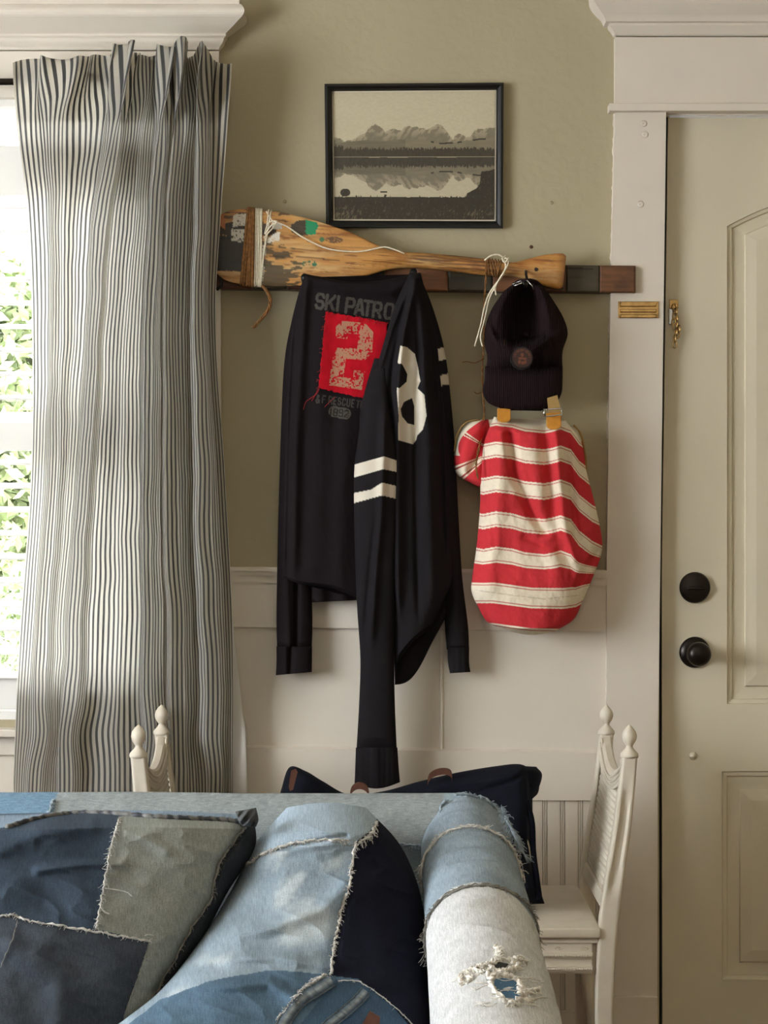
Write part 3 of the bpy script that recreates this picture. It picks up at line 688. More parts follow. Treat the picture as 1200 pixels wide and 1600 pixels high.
wht = [[(365, 335), (385, 334), (385, 353), (363, 354)], [(362, 358), (388, 358), (380, 366), (384, 378), (361, 377)], [(425, 346), (440, 349), (440, 358), (426, 358)], [(428, 365), (438, 362), (437, 375), (414, 381), (414, 372), (422, 371)], [(410, 384), (416, 382), (415, 398), (410, 400)], [(408, 418), (413, 416), (411, 440), (406, 438)]]
col = mixc(col, ((px > 384) & (px < 432) & (py > 350) & (py < 368) & (ns > .35))*.9, (26, 28, 32))
for w_ in wht: col = mixc(col, (inpoly(px+2*(nf-.5), py+2*(nf-.5), w_) & (nf > .33))*.95, (226, 222, 208))
blob = ((px-473)/19)**2+((py-356)/12)**2 < 1+.5*(nf-.5); col = mixc(col, blob*.92, (22, 26, 26))
gb = inpoly(px+5*(nf-.5), py+3*(nf-.5), [(478, 344), (494, 347), (498, 354), (494, 360), (493, 367), (478, 366)]); col = mixc(col, gb, (16, 138, 92))
col = mixc(col, (((px-503)/4)**2+((py-374)/4)**2 < 1)*.9, (24, 110, 76)); col = mixc(col, ((((px-522)/14)**2+((py-375)/5)**2 < 1) & (nf > .4))*.8, (70, 52, 44))
col = mixc(col, ((((px-484)/12)**2+((py-412)/6)**2 < 1) & (nf > .52))*.85, (24, 100, 72)); col = mixc(col, (((px-491)/4)**2+((py-413)/3)**2 < 1)*.9, (24, 110, 80))
col = mixc(col, (dseg(px, py, [(415, 401), (475, 402), (530, 407)]) < .9)*.7, (62, 38, 22))
col = mixc(col, (((px-838)/3.2)**2+((py-421)/3.2)**2 < 1), (20, 12, 8))
mkobj('paddle_body', V.reshape(-1, 3), Q, 'paddle_wood', pd, True, np.clip(col.reshape(-1, 3)*.86, 0, 1))
def wrap(mb, xt, xb, r, slack=0):
    yt_ = np.interp(xt, [p[0] for p in top], [p[1] for p in top]); yb_ = np.interp(xb, [p[0] for p in bot], [p[1] for p in bot])
    th = float(np.interp((xt+xb)/2, [330, 340, 560, 620, 660, 780, 810], [.003, .006, .009, .014, .0155, .0150, .014]))+r*.8
    pts = []
    for q in range(20):
        a = 2*math.pi*q/20; c_, s_ = math.cos(a), math.sin(a); u = (1-c_*1.0)/2
        px_ = xt*(1-u)+xb*u; py_ = yt_*(1-u)+yb_*u+(-1 if c_ > 0 else 1)*1.2*abs(c_); sq = .45 if xt < 560 else 1
        pts.append(W(px_, py_, .062+th*math.copysign(abs(s_)**sq, s_)))
    mb.tube(pts, r, 6, True)
jw = empty('jute_binding', W(388, 390, .07), 'brown jute cord wound around the paddle blade with a frayed hanging tail', 'cord')
for a, b in ((388, 377), (392, 381), (395, 386), (391, 390), (396, 394)):
    m = MB(); wrap(m, a, b, .0036); m.build('turn', 'jute', jw, True)
m = MB(); pts = crv([W(410, 447, .07), W(417, 455, .074), W(422, 466, .072), (W(421, 480, .07)), W(412, 494, .07), W(404, 503, .07), W(396, 512, .07)], np.linspace(0, 1, 26))
for ph in (0, 2.1, 4.2):
    m.tube([Vector(p)+Vector((math.cos(i*.9+ph), math.sin(i*.9+ph), 0))*.0026 for i, p in enumerate(pts)], .0019, 6)
m.build('tail', 'jute', jw, True)
tw = empty('twine_binding', W(410, 390, .075), 'cream twine wound around the paddle blade and strung along its top', 'twine')
for a, b in ((387, 397), (400, 398), (402.5, 401), (405, 403.5), (407.5, 406), (409, 408), (420, 407), (424, 404)):
    m = MB(); wrap(m, a, b, .0016); m.build('turn', 'white_twine', tw, True)
for pts in ([(416, 330, .078), (425, 344, .08), (432, 348, .082), (424, 352, .08), (414, 366, .078), (420, 348, .08), (432, 346, .083), (428, 354, .08), (412, 372, .076)],
            [(432, 347, .08), (450, 355, .078), (475, 372, .078), (510, 388, .078), (545, 393, .077), (570, 392, .078), (600, 386, .083), (616, 390, .084), (632, 396, .083)]):
    MB().tube(crv([W(*p) for p in pts], np.linspace(0, 1, 50)), .0016, 6).build('strand', 'white_twine', tw, True)
gt = empty('grip_binding', W(775, 415, .08), 'brown jute wound around the paddle handle with a long strand hanging', 'cord')
for a, b in ((762, 764), (765, 771), (769, 775), (774, 779), (779, 778), (783, 777)):
    m = MB(); wrap(m, a, b, .0018); m.build('turn', 'jute', gt, True)
random.seed(8); lp = [(760, 405, .083), (758, 440, .07), (757, 480, .06), (756, 520, .055), (756, 545, .055), (754, 580, .055), (754, 620, .06), (757, 645, .065), (752, 680, .085), (746, 712, .12), (744, 730, .13), (747, 748, .13)]
pts = crv([W(a+random.uniform(-1, 1), b, c_) for a, b, c_ in lp], np.linspace(0, 1, 90)); m = MB()
for ph in (0, 3.14): m.tube([Vector(p)+Vector((math.cos(i*.8+ph), math.sin(i*.8+ph), 0))*.0013 for i, p in enumerate(pts)], .0012, 5)
for a in ([(756, 560), (742, 567), (730, 565), (722, 566)], [(755, 612), (746, 615), (741, 612)], [(747, 712), (732, 728), (722, 735)]):
    m.tube(crv([W(p[0], p[1], .06) for p in a], np.linspace(0, 1, 10)), .0011, 5)
m.build('strand', 'jute', gt, True)
wt = empty('white_string', W(778, 470, .09), 'knotted white string dangling from the paddle handle beside the cap', 'string')
for pts in ([(757, 407, .083), (768, 399, .088), (780, 398, .09), (788, 406, .09), (790, 418, .09), (784, 432, .09), (773, 446, .085), (764, 460, .08), (757, 480, .08), (752, 505, .078), (745, 530, .078), (742, 541, .078)],
            [(784, 404, .09), (792, 404, .095), (794, 412, .095), (788, 424, .095), (778, 440, .09), (774, 450, .088), (775, 461, .088)],
            [(774, 448, .09), (765, 466, .08), (757, 500, .077), (751, 525, .076), (754, 541, .076)],
            [(790, 400, .092), (785, 404, .096), (789, 410, .097), (795, 403, .095)]):
    MB().tube(crv([W(*p) for p in pts], np.linspace(0, 1, 40)), .0019, 6).build('strand', 'white_twine', wt, True)

# ---------------------------------------------------------------- shirts
GL = {'S': [[(1, .2), (.8, 0), (.2, 0), (0, .2), (0, .35), (.2, .5), (.8, .5), (1, .65), (1, .8), (.8, 1), (.2, 1), (0, .8)]],
 'K': [[(0, 0), (0, 1)], [(1, 0), (.95, .1), (.1, .6)], [(.4, .42), (1, 1)]], 'I': [[(.5, 0), (.5, 1)]],
 'P': [[(0, 1), (0, 0), (.8, 0), (1, .15), (1, .42), (.8, .56), (0, .56)]], 'A': [[(0, 1), (.4, 0), (.6, 0), (1, 1)], [(.2, .7), (.8, .7)]],
 'T': [[(0, 0), (1, 0)], [(.5, 0), (.5, 1)]], 'R': [[(0, 1), (0, 0), (.8, 0), (1, .15), (1, .4), (.8, .54), (0, .54)], [(.55, .54), (1, 1)]],
 'O': [[(.2, 0), (.8, 0), (1, .2), (1, .8), (.8, 1), (.2, 1), (0, .8), (0, .2), (.2, 0)]], '&': [[(1, 1), (.15, .25), (.3, 0), (.6, 0), (.7, .2), (0, .7), (.2, 1), (.6, 1), (1, .6)]],
 'F': [[(1, 0), (0, 0), (0, 1)], [(0, .5), (.8, .5)]], 'E': [[(1, 0), (0, 0), (0, 1), (1, 1)], [(0, .5), (.8, .5)]],
 'C': [[(1, .2), (.8, 0), (.2, 0), (0, .2), (0, .8), (.2, 1), (.8, 1), (1, .8)]], 'U': [[(0, 0), (0, .8), (.2, 1), (.8, 1), (1, .8), (1, 0)]],
 '1': [[(.2, .2), (.5, 0), (.5, 1)]], '8': [[(.2, 0), (.8, 0), (1, .15), (1, .38), (.8, .5), (.2, .5), (0, .38), (0, .15), (.2, 0)], [(.2, .5), (0, .62), (0, .85), (.2, 1), (.8, 1), (1, .85), (1, .62), (.8, .5)]],
 '9': [[(1, .5), (.2, .5), (0, .38), (0, .15), (.2, 0), (.8, 0), (1, .15), (1, .85), (.8, 1), (.2, 1), (0, .85)]],
 '2': [[(0, .2), (.2, 0), (.8, 0), (1, .2), (1, .4), (0, .85), (0, 1), (1, 1)]], 'M': [[(0, 1), (0, 0), (.5, .6), (1, 0), (1, 1)]], 'L': [[(0, 0), (0, 1), (1, 1)]]}
def glyph(px, py, ch, x0, x1, y0, h, slope, th, lean=-.12):
    r = np.zeros(px.shape, bool)
    for st_ in GL[ch]:
        pts = [(x0+(x1-x0)*a+lean*h*(b-.5), y0+slope*(x1-x0)*a+h*b) for a, b in st_]
        r |= dseg(px, py, pts) < th/2
    return r
DK1 = (30, 25, 27); DK2 = (32, 30, 32)
def shirt_col(px, py, u, v):
    c = np.ones(px.shape+(3,))*lin(DK1); c = c*(.9+.2*fbm(px/9, py/9, 40))[..., None]
    w = ((px > 485) & (px < 640) & (py > 445) & (py < 665)); 
    X_ = px[w]; Y_ = py[w]; cw = c[w]; ns = fbm(X_/1.5, Y_/1.5, 41)*.6+.4*fbm(X_/9, Y_/9, 42)
    tx = [('S', 494.5, 505.5, 459), ('K', 510.5, 522, 461), ('I', 526, 530, 463), ('P', 541.5, 553, 466), ('A', 556, 568, 468), ('T', 569, 580, 470), ('R', 584, 595, 472.5), ('O', 602, 614, 474.5), ('L', 619, 629, 476)]
    g = np.zeros(X_.shape, bool)
    for ch_, a, b, y0 in tx: g |= glyph(X_, Y_, ch_, a, b, y0, 22, .13, 4.6)
    cw = mixc(cw, (g & (ns > .34))*.66, (84, 80, 74))
    t2 = [('&', 494, 499.5, 617.5), ('F', 504, 508.5, 618.5), ('R', 514, 519, 619.5), ('E', 521.5, 525.5, 620.5), ('S', 528.5, 532.5, 621.5), ('C', 535.5, 539.5, 622.5), ('U', 542.5, 546.5, 623.5), ('E', 549.5, 553, 624.5), ('T', 557, 561.5, 626), ('E', 564, 568, 627), ('A', 570.5, 575, 628), ('M', 578, 583, 629)]
    g = np.zeros(X_.shape, bool)
    for ch_, a, b, y0 in t2: g |= glyph(X_, Y_, ch_, a, b, y0, 11, .13, 1.9)
    cw = mixc(cw, (g & (ns > .28))*.6, (84, 80, 74))
    el = dseg(X_, Y_, [(522, 643), (540, 646.5)]) < 8.6; cw = mixc(cw, (el & (ns > .25))*.65, (88, 84, 76))
    g = np.zeros(X_.shape, bool)
    for ch_, a, b, y0 in [('1', 515, 519, 638.2), ('8', 521.5, 527, 639), ('9', 530, 535.5, 640), ('2', 538.5, 544, 641)]: g |= glyph(X_, Y_, ch_, a, b, y0, 10.5, .13, 1.7)
    cw = mixc(cw, g*.9, DK1); c[w] = cw
    # stitched hem line
    return c
sk = empty('patrol_shirt', W(530, 430, .07), 'dark long sleeved shirt with red number 2 patch hanging from the left peg', 'shirt')
def rel1(px, py, u, v):
    r = ridge(px, py, [(478, 430), (470, 560), (462, 700), (458, 900)], 9, .012)+ridge(px, py, [(505, 480), (500, 650), (494, 900)], 16, .006)
    r += ridge(px, py, [(545, 640), (535, 760), (530, 930)], 16, .007)+crease(px, py, [(476, 436), (540, 452), (610, 455), (640, 440)], 9, .006)
    r -= ridge(px, py, [(466, 440), (459, 560), (453, 700), (449, 900)], 5, .010)
    return r+.004*(fbm(px/35, py/80, 50)-.5)*2
body = loft('body', [(475, 427, .085), (466, 470, .075), (456, 520, .07), (450, 590, .068), (446, 680, .066), (444, 780, .064), (442, 850, .062), (443, 903, .062)],
     [(646, 428, .075), (640, 480, .07), (622, 540, .068), (600, 600, .066), (590, 700, .062), (585, 790, .06), (585, 870, .06), (590, 940, .06)], 'shirt_cloth', sk, 270, 520, .03, .03, 3, rel1, shirt_col,
     sag=lambda u, v: (np.sin(u*math.pi)*13*(1-v)**8)+np.sin(u*9)*3*v**10, off=True, cap=.012)
loft('back_hem', [(470, 880, .04), (472, 942, .04)], [(600, 880, .045), (592, 936, .045)], 'shirt_cloth', sk, 40, 20, .012, .01, 3, lambda px, py, u, v: .006*np.sin(px/6), lambda a, b, c, d: np.ones(a.shape+(3,))*lin(DK1), off=True, cap=0, sag=lambda u, v: np.where((u > .12) & (u < .17), -4., 0.)*v)
dk = lambda a, b, c, d: np.ones(a.shape+(3,))*lin(DK1)*(.9+.2*fbm(a/9, b/9, 40))[..., None]
sl = loft('sleeve', [(474, 430, .06), (456, 500, .05), (444, 570, .045), (438, 700, .04), (434, 850, .04), (432, 960, .04), (433, 1015, .04)],
     [(500, 432, .05), (492, 500, .05), (480, 570, .045), (480, 700, .04), (484, 850, .04), (488, 960, .04), (487, 1015, .04)], 'shirt_cloth', sk, 50, 160, .022, .02, 2.2,
     lambda px, py, u, v: ridge(px, py, [(447, 850), (449, 950), (452, 1020)], 5, .006)-ridge(px, py, [(464, 900), (463, 960), (462, 1020)], 4, .012), dk, off=True, cap=.04)
loft('cuff', [(432, 1010, .042), (432, 1035, .042), (431, 1055, .042)], [(487.5, 1010, .042), (487.5, 1035, .042), (487, 1050, .042)], 'shirt_cloth', sk, 50, 24, .02, .018, 2.2,
     lambda px, py, u, v: -ridge(px, py, [(455, 980), (453, 1060)], 4, .012), dk, off=True, cap=0)
# the red patch lies on the shirt front
tp = [(509, 487), (606, 504), (590, 640), (497.5, 606)]
nn = 190; gu, gv = np.meshgrid(np.linspace(0, 1, nn), np.linspace(0, 1, nn)); a_ = np.array(tp, float)
px = (a_[0, 0]*(1-gu)+a_[1, 0]*gu)*(1-gv)+(a_[3, 0]*(1-gu)+a_[2, 0]*gu)*gv; py = (a_[0, 1]*(1-gu)+a_[1, 1]*gu)*(1-gv)+(a_[3, 1]*(1-gu)+a_[2, 1]*gu)*gv-12*gv*gu*(1-0)
ex = (vn(py/2.2, py*0, 1)-.5)*1.6; px = px+ex*((gu < .02) | (gu > .98)); py = py+(vn(px/2.2, px*0, 2)-.5)*1.8*((gv < .02) | (gv > .98))
g_ = 30; cg = [[hit(body, *(float(k) for k in (px[min(int(r*(nn-1)/g_), nn-1), min(int(s_*(nn-1)/g_), nn-1)], py[min(int(r*(nn-1)/g_), nn-1), min(int(s_*(nn-1)/g_), nn-1)]))) for s_ in range(g_+1)] for r in range(g_+1)]
off = np.array([[(-q_.y if q_ else .1) for q_ in r] for r in cg]); iy = gv*g_; ix = gu*g_; i0 = np.minimum(iy.astype(int), g_-1); j0 = np.minimum(ix.astype(int), g_-1); fy = iy-i0; fx = ix-j0
of = (off[i0, j0]*(1-fx)+off[i0, j0+1]*fx)*(1-fy)+(off[i0+1, j0]*(1-fx)+off[i0+1, j0+1]*fx)*fy+.0035+.0006*fbm(px/6, py/6, 3)
def c5(pts): return [(420+a/3.53, 420+b/3.53) for a, b in pts]
two = c5([(370, 380), (372, 318), (408, 288), (530, 298), (577, 350), (570, 460), (528, 505), (425, 495), (412, 598), (466, 606), (470, 560), (530, 565), (512, 668), (333, 642), (350, 500), (380, 435), (488, 440), (497, 362), (440, 357), (432, 388)])
ns = fbm(px/2.4, py/2.4, 61); ns2 = fbm(px/9, py/9, 62); col = np.ones(px.shape+(3,))*lin((176, 20, 34))*(.8+.4*fbm(px/8, py/12, 63))[..., None]
col = mixc(col, (inpoly(px+1.2*(ns-.5), py+1.2*(ns-.5), two) & (ns+.5*ns2 > .68))*.8, (170, 140, 112))
V = np.stack([(px-600)*(D-of)/F, -of, HC-(py-800)*(D-of)/F], -1).reshape(-1, 3); i = np.arange(nn-1)[:, None]*nn; j = np.arange(nn-1)[None, :]; Q = np.stack([i+j, i+nn+j, i+nn+j+1, i+j+1], -1).reshape(-1, 4)
pt = mkobj('patch', V, Q, 'red_felt', sk, True, col.reshape(-1, 3)); pt['label'] = 'raw-edged red patch printed with a worn cream 2'; mo = pt.modifiers.new('s', 'SOLIDIFY'); mo.thickness = .0012; mo.offset = -1
m = MB(); random.seed(5)
for pts in ([(499, 607), (495, 615), (486, 622), (478, 628), (474, 640)], [(524, 620), (515, 628), (507, 636)], [(498, 606), (492, 618), (487, 627)]):
    q_ = onpath(body, pts, 14, .005); m.tube(q_, .0006, 5)
for k in range(46):
    s_ = random.random(); a, b = (tp[0], tp[1]) if k % 2 else (tp[0], tp[3]); x = a[0]+(b[0]-a[0])*s_; y = a[1]+(b[1]-a[1])*s_
    q_ = onpath(body, [(x, y), (x+random.uniform(-4, 3), y+random.uniform(-3, 4)), (x+random.uniform(-6, 3), y+random.uniform(-2, 7))], 5, .006)
    if len(q_) == 5: m.tube(q_, .0004, 4)
fr = m.build('frayed_threads', 'red_thread', pt, True); fr['kind'] = 'stuff'

js = empty('number_jersey', W(645, 425, .08), 'charcoal jersey with white sleeve stripes and white number 8 on the right peg', 'jersey')
WH = (208, 200, 184)
eight = c5([(712, 505), (726, 425), (762, 432), (806, 470), (822, 540), (836, 620), (820, 660), (858, 695), (870, 810), (850, 885), (818, 920), (812, 945), (795, 968), (713, 945), (716, 800), (706, 680)])
h1 = c5([(706, 520), (736, 525), (764, 580), (761, 622), (720, 660), (700, 650)]); h2 = c5([(727, 775), (745, 735), (790, 712), (803, 760), (803, 862), (768, 855), (735, 815)])
s1 = [(550, 727), (600, 713), (624, 721), (623, 738), (599, 733), (550, 747)]; s2 = [(550, 771), (580, 765), (597, 754), (622, 760), (622, 780), (597, 774), (550, 787)]
s3 = [(668, 550), (692, 543), (698, 543), (700, 561), (695, 562), (668, 567)]; s4 = [(672, 591), (699, 584), (706, 584), (707, 600), (701, 600), (674, 606)]
def j_col(which):
    def f(px, py, u, v):
        c = np.ones(px.shape+(3,))*lin(DK2)*(.9+.2*fbm(px/9, py/9, 43))[..., None]
        for w_ in which:
            k = inpoly(px, py, w_[0])
            for h in w_[1:]: k &= ~inpoly(px, py, h)
            c = mixc(c, k, WH)
        return c
    return f
# far sleeve, behind, right
sr = loft('sleeve', [(650, 430, .06), (662, 480, .06), (662, 540, .055), (668, 600, .05), (672, 700, .045), (680, 800, .045), (690, 900, .045), (695, 975, .045), (698, 1015, .045)],
     [(656, 430, .06), (676, 480, .06), (693, 540, .055), (702, 600, .05), (711, 700, .045), (716, 800, .045), (722, 900, .045), (731, 975, .045), (733, 1015, .045)], 'shirt_cloth', js, 60, 260, .022, .02, 2.2,
     lambda px, py, u, v: ridge(px, py, [(700, 700), (705, 850), (712, 960)], 6, .006), j_col([[s3], [s4]]), off=True, cap=.02)
loft('cuff', [(699, 1011, .045), (700, 1035, .045), (703, 1052, .045)], [(733, 1011, .045), (733, 1035, .045), (735, 1050, .045)], 'shirt_cloth', js, 40, 24, .018, .016, 2.2, lambda px, py, u, v: .0006*np.sin(px/1.6), j_col([]), off=True, cap=0)
loft('back_hem', [(612, 900, .05), (615, 1000, .05), (617, 1070, .05)], [(706, 900, .045), (702, 950, .045), (672, 1010, .045)], 'shirt_cloth', js, 60, 40, .016, .014, 2.4,
     lambda px, py, u, v: .008*np.sin(px/9+py/40), j_col([]), off=True, cap=.03, sag=lambda u, v: 18*np.sin(u*math.pi)*v**3)
# main body hanging from the peg, with the folded number
def rel2(px, py, u, v):
    r = ridge(px, py, [(648, 440), (630, 520), (622, 620), (622, 800), (622, 960)], 7, .016)
    r += ridge(px, py, [(652, 440), (660, 520), (668, 640), (672, 800), (676, 950)], 12, .014)
    r -= ridge(px, py, [(650, 480), (655, 560), (649, 640), (650, 800), (654, 960)], 5, .007)
    r -= ridge(px, py, [(668, 470), (684, 600), (690, 700), (694, 860)], 4, .012)
    r += ridge(px, py, [(640, 440), (612, 510), (590, 580), (572, 640)], 6, .012)
    r -= ridge(px, py, [(634, 480), (616, 560), (606, 640), (612, 720)], 5, .008)
    return r+.004*(fbm(px/30, py/90, 51)-.5)*2
bd = loft('body', [(640, 426, .105), (618, 475, .10), (601, 530, .105), (583, 590, .105), (566, 625, .10), (561, 680, .095), (562, 760, .09), (580, 850, .085), (612, 930, .085), (617, 990, .085), (620, 1036, .085)],
     [(657, 426, .1), (670, 475, .085), (682, 530, .08), (688, 590, .078), (695, 650, .075), (700, 720, .07), (703, 800, .07), (706, 870, .07), (706, 905, .07), (695, 935, .07), (672, 985, .075)], 'shirt_cloth', js, 260, 560, .038, .03, 2.2, rel2,
     j_col([[eight, h1, h2]]), off=True, cap=.02, sag=lambda u, v: -8*np.sin(u*math.pi)*v**6)
# near sleeve with two bands
sn = loft('sleeve', [(585, 560, .10), (568, 620, .11), (559, 690, .115), (554, 727, .115), (553, 787, .112), (555, 880, .105), (558, 950, .10), (563, 1030, .09), (561, 1100, .085), (557, 1172, .085)],
     [(606, 560, .11), (608, 620, .12), (617, 690, .125), (621, 727, .125), (620, 787, .12), (618, 880, .115), (616, 950, .105), (616, 1030, .095), (617, 1100, .09), (620, 1172, .085)], 'shirt_cloth', js, 110, 460, .024, .02, 2.2,
     lambda px, py, u, v: ridge(px, py, [(602, 640), (598, 730), (596, 790), (588, 880), (580, 1000)], 7, .012)-ridge(px, py, [(590, 800), (578, 900), (569, 1000)], 5, .006), j_col([[s1], [s2]]), off=True, cap=.03)
loft('cuff', [(556, 1168, .086), (555, 1200, .086), (554, 1224, .086)], [(621, 1168, .086), (623, 1200, .086), (625, 1222, .086)], 'shirt_cloth', js, 60, 40, .022, .018, 2.2, lambda px, py, u, v: .0003*np.sin(px/1.3)+ridge(px, py, [(585, 1150), (590, 1240)], 8, .005), j_col([]), off=True, cap=0, sag=lambda u, v: 9*np.sin(u*math.pi)*v**2*np.where(u > .3, 1, .5))

# ---------------------------------------------------------------- cap
cp = empty('corduroy_cap', W(818, 440, .1), 'dark corduroy cap with round front badge hanging by its strap above the striped bag', 'cap')
def relc(px, py, u, v):
    lip = [(762, 500), (778, 530), (800, 541), (835, 538), (862, 520), (884, 512)]
    ly = np.interp(px, [p[0] for p in lip], [p[1] for p in lip])
    inside = sst(0, 10, ly-py)*np.exp(-((px-(822+(py-480)*.02))/np.interp(py, [440, 470, 530], [12, 24, 30]))**4)
    r = -.066*inside+.020*np.exp(-((py-ly-6)/9)**2)
    r += .018*np.exp(-((px-790+(py-450)*.35)/9)**2)*sst(0, 30, ly-py)+.018*np.exp(-((px-846-(py-450)*.28)/8)**2)*sst(0, 30, ly-py)
    r += crease(px, py, [(764, 505), (785, 525), (800, 560)], 7, .006)+crease(px, py, [(884, 528), (860, 545), (845, 570)], 7, .006)
    return r+.004*(fbm(px/14, py/14, 71)-.5)
cb = loft('crown', [(806, 441, .07), (788, 455, .065), (770, 480, .06), (759, 508, .06), (757, 535, .065), (761, 560, .075), (758, 582, .08)],
     [(838, 441, .07), (852, 452, .065), (868, 475, .06), (881, 498, .06), (887, 522, .065), (879, 550, .075), (879, 582, .08)], 'cap_cord', cp, 180, 200, .068, .03, 2.0, relc, None, off=True, cap=.15)
bl = loft('bill', [(758, 572, .095), (757, 595, .10), (754, 612, .105), (764, 630, .105), (790, 641, .10)], [(879, 572, .095), (879, 595, .10), (877, 615, .105), (866, 633, .105), (845, 642, .10)], 'cap_cord', cp, 90, 60, .035, -.005, 2.0, None, None, off=True, cap=.12)
x, y, z = hit(cb, 815, 560); y -= .010; m = MB(); m.lathe([(.0235, -.014), (.0235, .003), (.0215, .0042), (.001, .0042)], (x, y-.002, z), 'y', 40)
bp = m.build('badge', 'cap_lining', cp); bp['label'] = 'round brown stitched badge on the cap front'
nn = 90; gu, gv = np.meshgrid(np.linspace(0, 1, nn), np.linspace(0, 2*math.pi, nn)); bu = gu*np.cos(gv); bv = gu*np.sin(gv)
col = np.ones(bu.shape+(3,))*lin((50, 30, 24)); rr_ = np.hypot(bu, bv); an = np.arctan2(bv, bu)
col = mixc(col, ((rr_ > .62) & (rr_ < .86) & (bv > .05) & (np.sin(an*26) > -.1))*.75, (104, 60, 40)); col = mixc(col, (rr_ > .94)*.8, (20, 14, 14))
for ex_, ey, ew, eh in ((0, .28, .16, .2), (-.12, -.05, .28, .12), (.25, -.1, .2, .12), (-.25, -.4, .16, .2), (.05, -.5, .14, .18), (.3, -.42, .14, .18)):
    col = mixc(col, (((bu-ex_)/ew)**2+((bv-ey)/eh)**2 < 1)*.8, (110, 62, 40))
V = np.stack([x+bu*.0213, np.full_like(bu, y-.0066), z+bv*.0213], -1).reshape(-1, 3); i = np.arange(nn-1)[:, None]*nn; j = np.arange(nn-1)[None, :]; Q = np.stack([i+j, i+j+1, i+nn+j+1, i+nn+j], -1).reshape(-1, 4)
mkobj('badge_print', V, Q, 'cap_patch', bp, True, col.reshape(-1, 3))
h_ = hit(cb, 821, 523); MB().lathe([(.006, -.002), (.0062, .003), (.004, .006), (.001, .0065)], h_, 'y', 16).build('button', 'cap_cord', cp, True)
m = MB(); m.tube(crv([W(802, 445, .085), W(812, 440, .1), W(822, 438, .112), W(836, 440, .1), W(846, 448, .085)], np.linspace(0, 1, 20)), .0042, 8); m.build('strap', 'cap_cord', cp, True)
m = MB(); m.tube([W(801, 444, .112), W(814, 439, .119), W(816, 442, .119), W(803, 447, .112)], .0011, 6, True); m.tube([W(823, 438, .119), W(831, 446, .119), W(834, 455, .116)], .0012, 6); m.build('clasp', 'steel', cp, True)

# ---------------------------------------------------------------- striped bag
def st_off(px, py):
    """vertical shift of the stripes across the bag"""
    x = [690, 735, 755, 775, 800, 820, 850, 862, 876, 892, 905, 925, 945]; 
    y = [0, 0, 4, 0, 3, 9, 12, 10, 6, 12, 30, 46, 56]
    f = np.interp(px, x, y); low = sst(860, 930, py); f2 = np.interp(px, [690, 770, 830, 880, 900, 925], [0, 0, 8, 9, 6, -8]); return f*(1-low)+f2*low
ed = [665, 690, 714.5, 743, 769, 799, 823, 854, 879, 910, 942.5, 973.5, 990.5, 1010, 1060]
def stripes(q):
    c = np.ones(q.shape+(3,))*lin((226, 214, 192)); red = (194, 54, 60)
    for k in range(0, len(ed)-1, 2):
        a, b = ed[k], ed[k+1]; c = mixc(c, (q > a) & (q < b), red)
        c = mixc(c, (sst(1.1, .5, np.abs(q-b-3.6))+sst(1.1, .5, np.abs(q-a+3.6)))*.8, (176, 60, 56))
    return c
def bag_col(px, py, u, v):
    q = py-st_off(px, py); c = stripes(q); c = c*(.93+.14*fbm(px/3, py/3, 80))[..., None]
    w = c.copy(); k = (dseg(px, py, [(742, 922), (800, 930), (850, 936), (905, 930)]) < 1.0) & (vn(px/2.2, py, 3) > .4); return mixc(w, k*.6, (186, 172, 146))
def relb(px, py, u, v):
    r = ridge(px, py, [(782, 655), (778, 760), (768, 860), (760, 930)], 16, .014)-crease(px, py, [(796, 680), (805, 740), (830, 800), (850, 830)], 8, .022)
    r += ridge(px, py, [(868, 660), (874, 740), (884, 830), (905, 890)], 10, .018)-ridge(px, py, [(850, 655), (856, 720), (862, 800)], 9, .012)
    r -= ridge(px, py, [(886, 690), (892, 760), (900, 830)], 6, .012)+0
    r += ridge(px, py, [(835, 700), (850, 820), (880, 930)], 14, .008)
    r -= crease(px, py, [(905, 915), (915, 890), (936, 860)], 6, .014)
    return r+.010*(fbm(px/25, py/40, 81)-.5)-crease(px, py, [(770, 700), (766, 780), (772, 850)], 5, .006)-crease(px, py, [(820, 840), (870, 860), (905, 880)], 6, .006)
bgt = empty('striped_bag', W(835, 640, .06), 'red and cream striped canvas bag hanging below the corduroy cap', 'bag')
bb = loft('body', [(772, 651, .085), (757, 690, .085), (751, 740, .08), (750, 790, .08), (745, 850, .08), (738, 900, .08), (737, 925, .085), (748, 950, .085), (762, 972, .08), (790, 984, .08)],
     [(884, 657, .085), (908, 690, .075), (916, 735, .07), (929, 785, .065), (940, 838, .065), (939, 868, .07), (925, 905, .075), (910, 940, .08), (896, 968, .08), (868, 986, .08)], 'bag_canvas', bgt, 240, 480, .075, .06, 2.3, relb, bag_col, off=True, cap=.06,
     sag=lambda u, v: np.sin(u*math.pi)*(-0*(1-v)+7*v**8)+(1-v)**10*np.sin(u*math.pi)*8)
def bun_col(px, py, u, v):
    a = px*.75+py*.66; q = np.mod(a-12, 60); c = np.ones(px.shape+(3,))*lin((226, 214, 192)); red = (194, 54, 60)
    # stripes fan from the tie at (748, 700)
    an = np.degrees(np.arctan2(py-706, 772-px)); 
    bands = [(-60, -24, 1), (-24, -10, 0), (-10, 24, 1), (24, 44, 0), (44, 66, 1)]
    rad = px-712
    w = (px < 716+.02*(py-700)**2)
    for lo, hi, r_ in ((-80, -35, 1), (-28, 20, 1), (42, 80, 1)): c = mixc(c, (an > lo) & (an < hi), red)
    c = mixc(c, (np.abs(an+31) < 1.4) | (np.abs(an-24) < 1.4) | (np.abs(an-38) < 1.4), (150, 56, 48)); return mixc(c, (w & (py < 712)), (226, 214, 192))
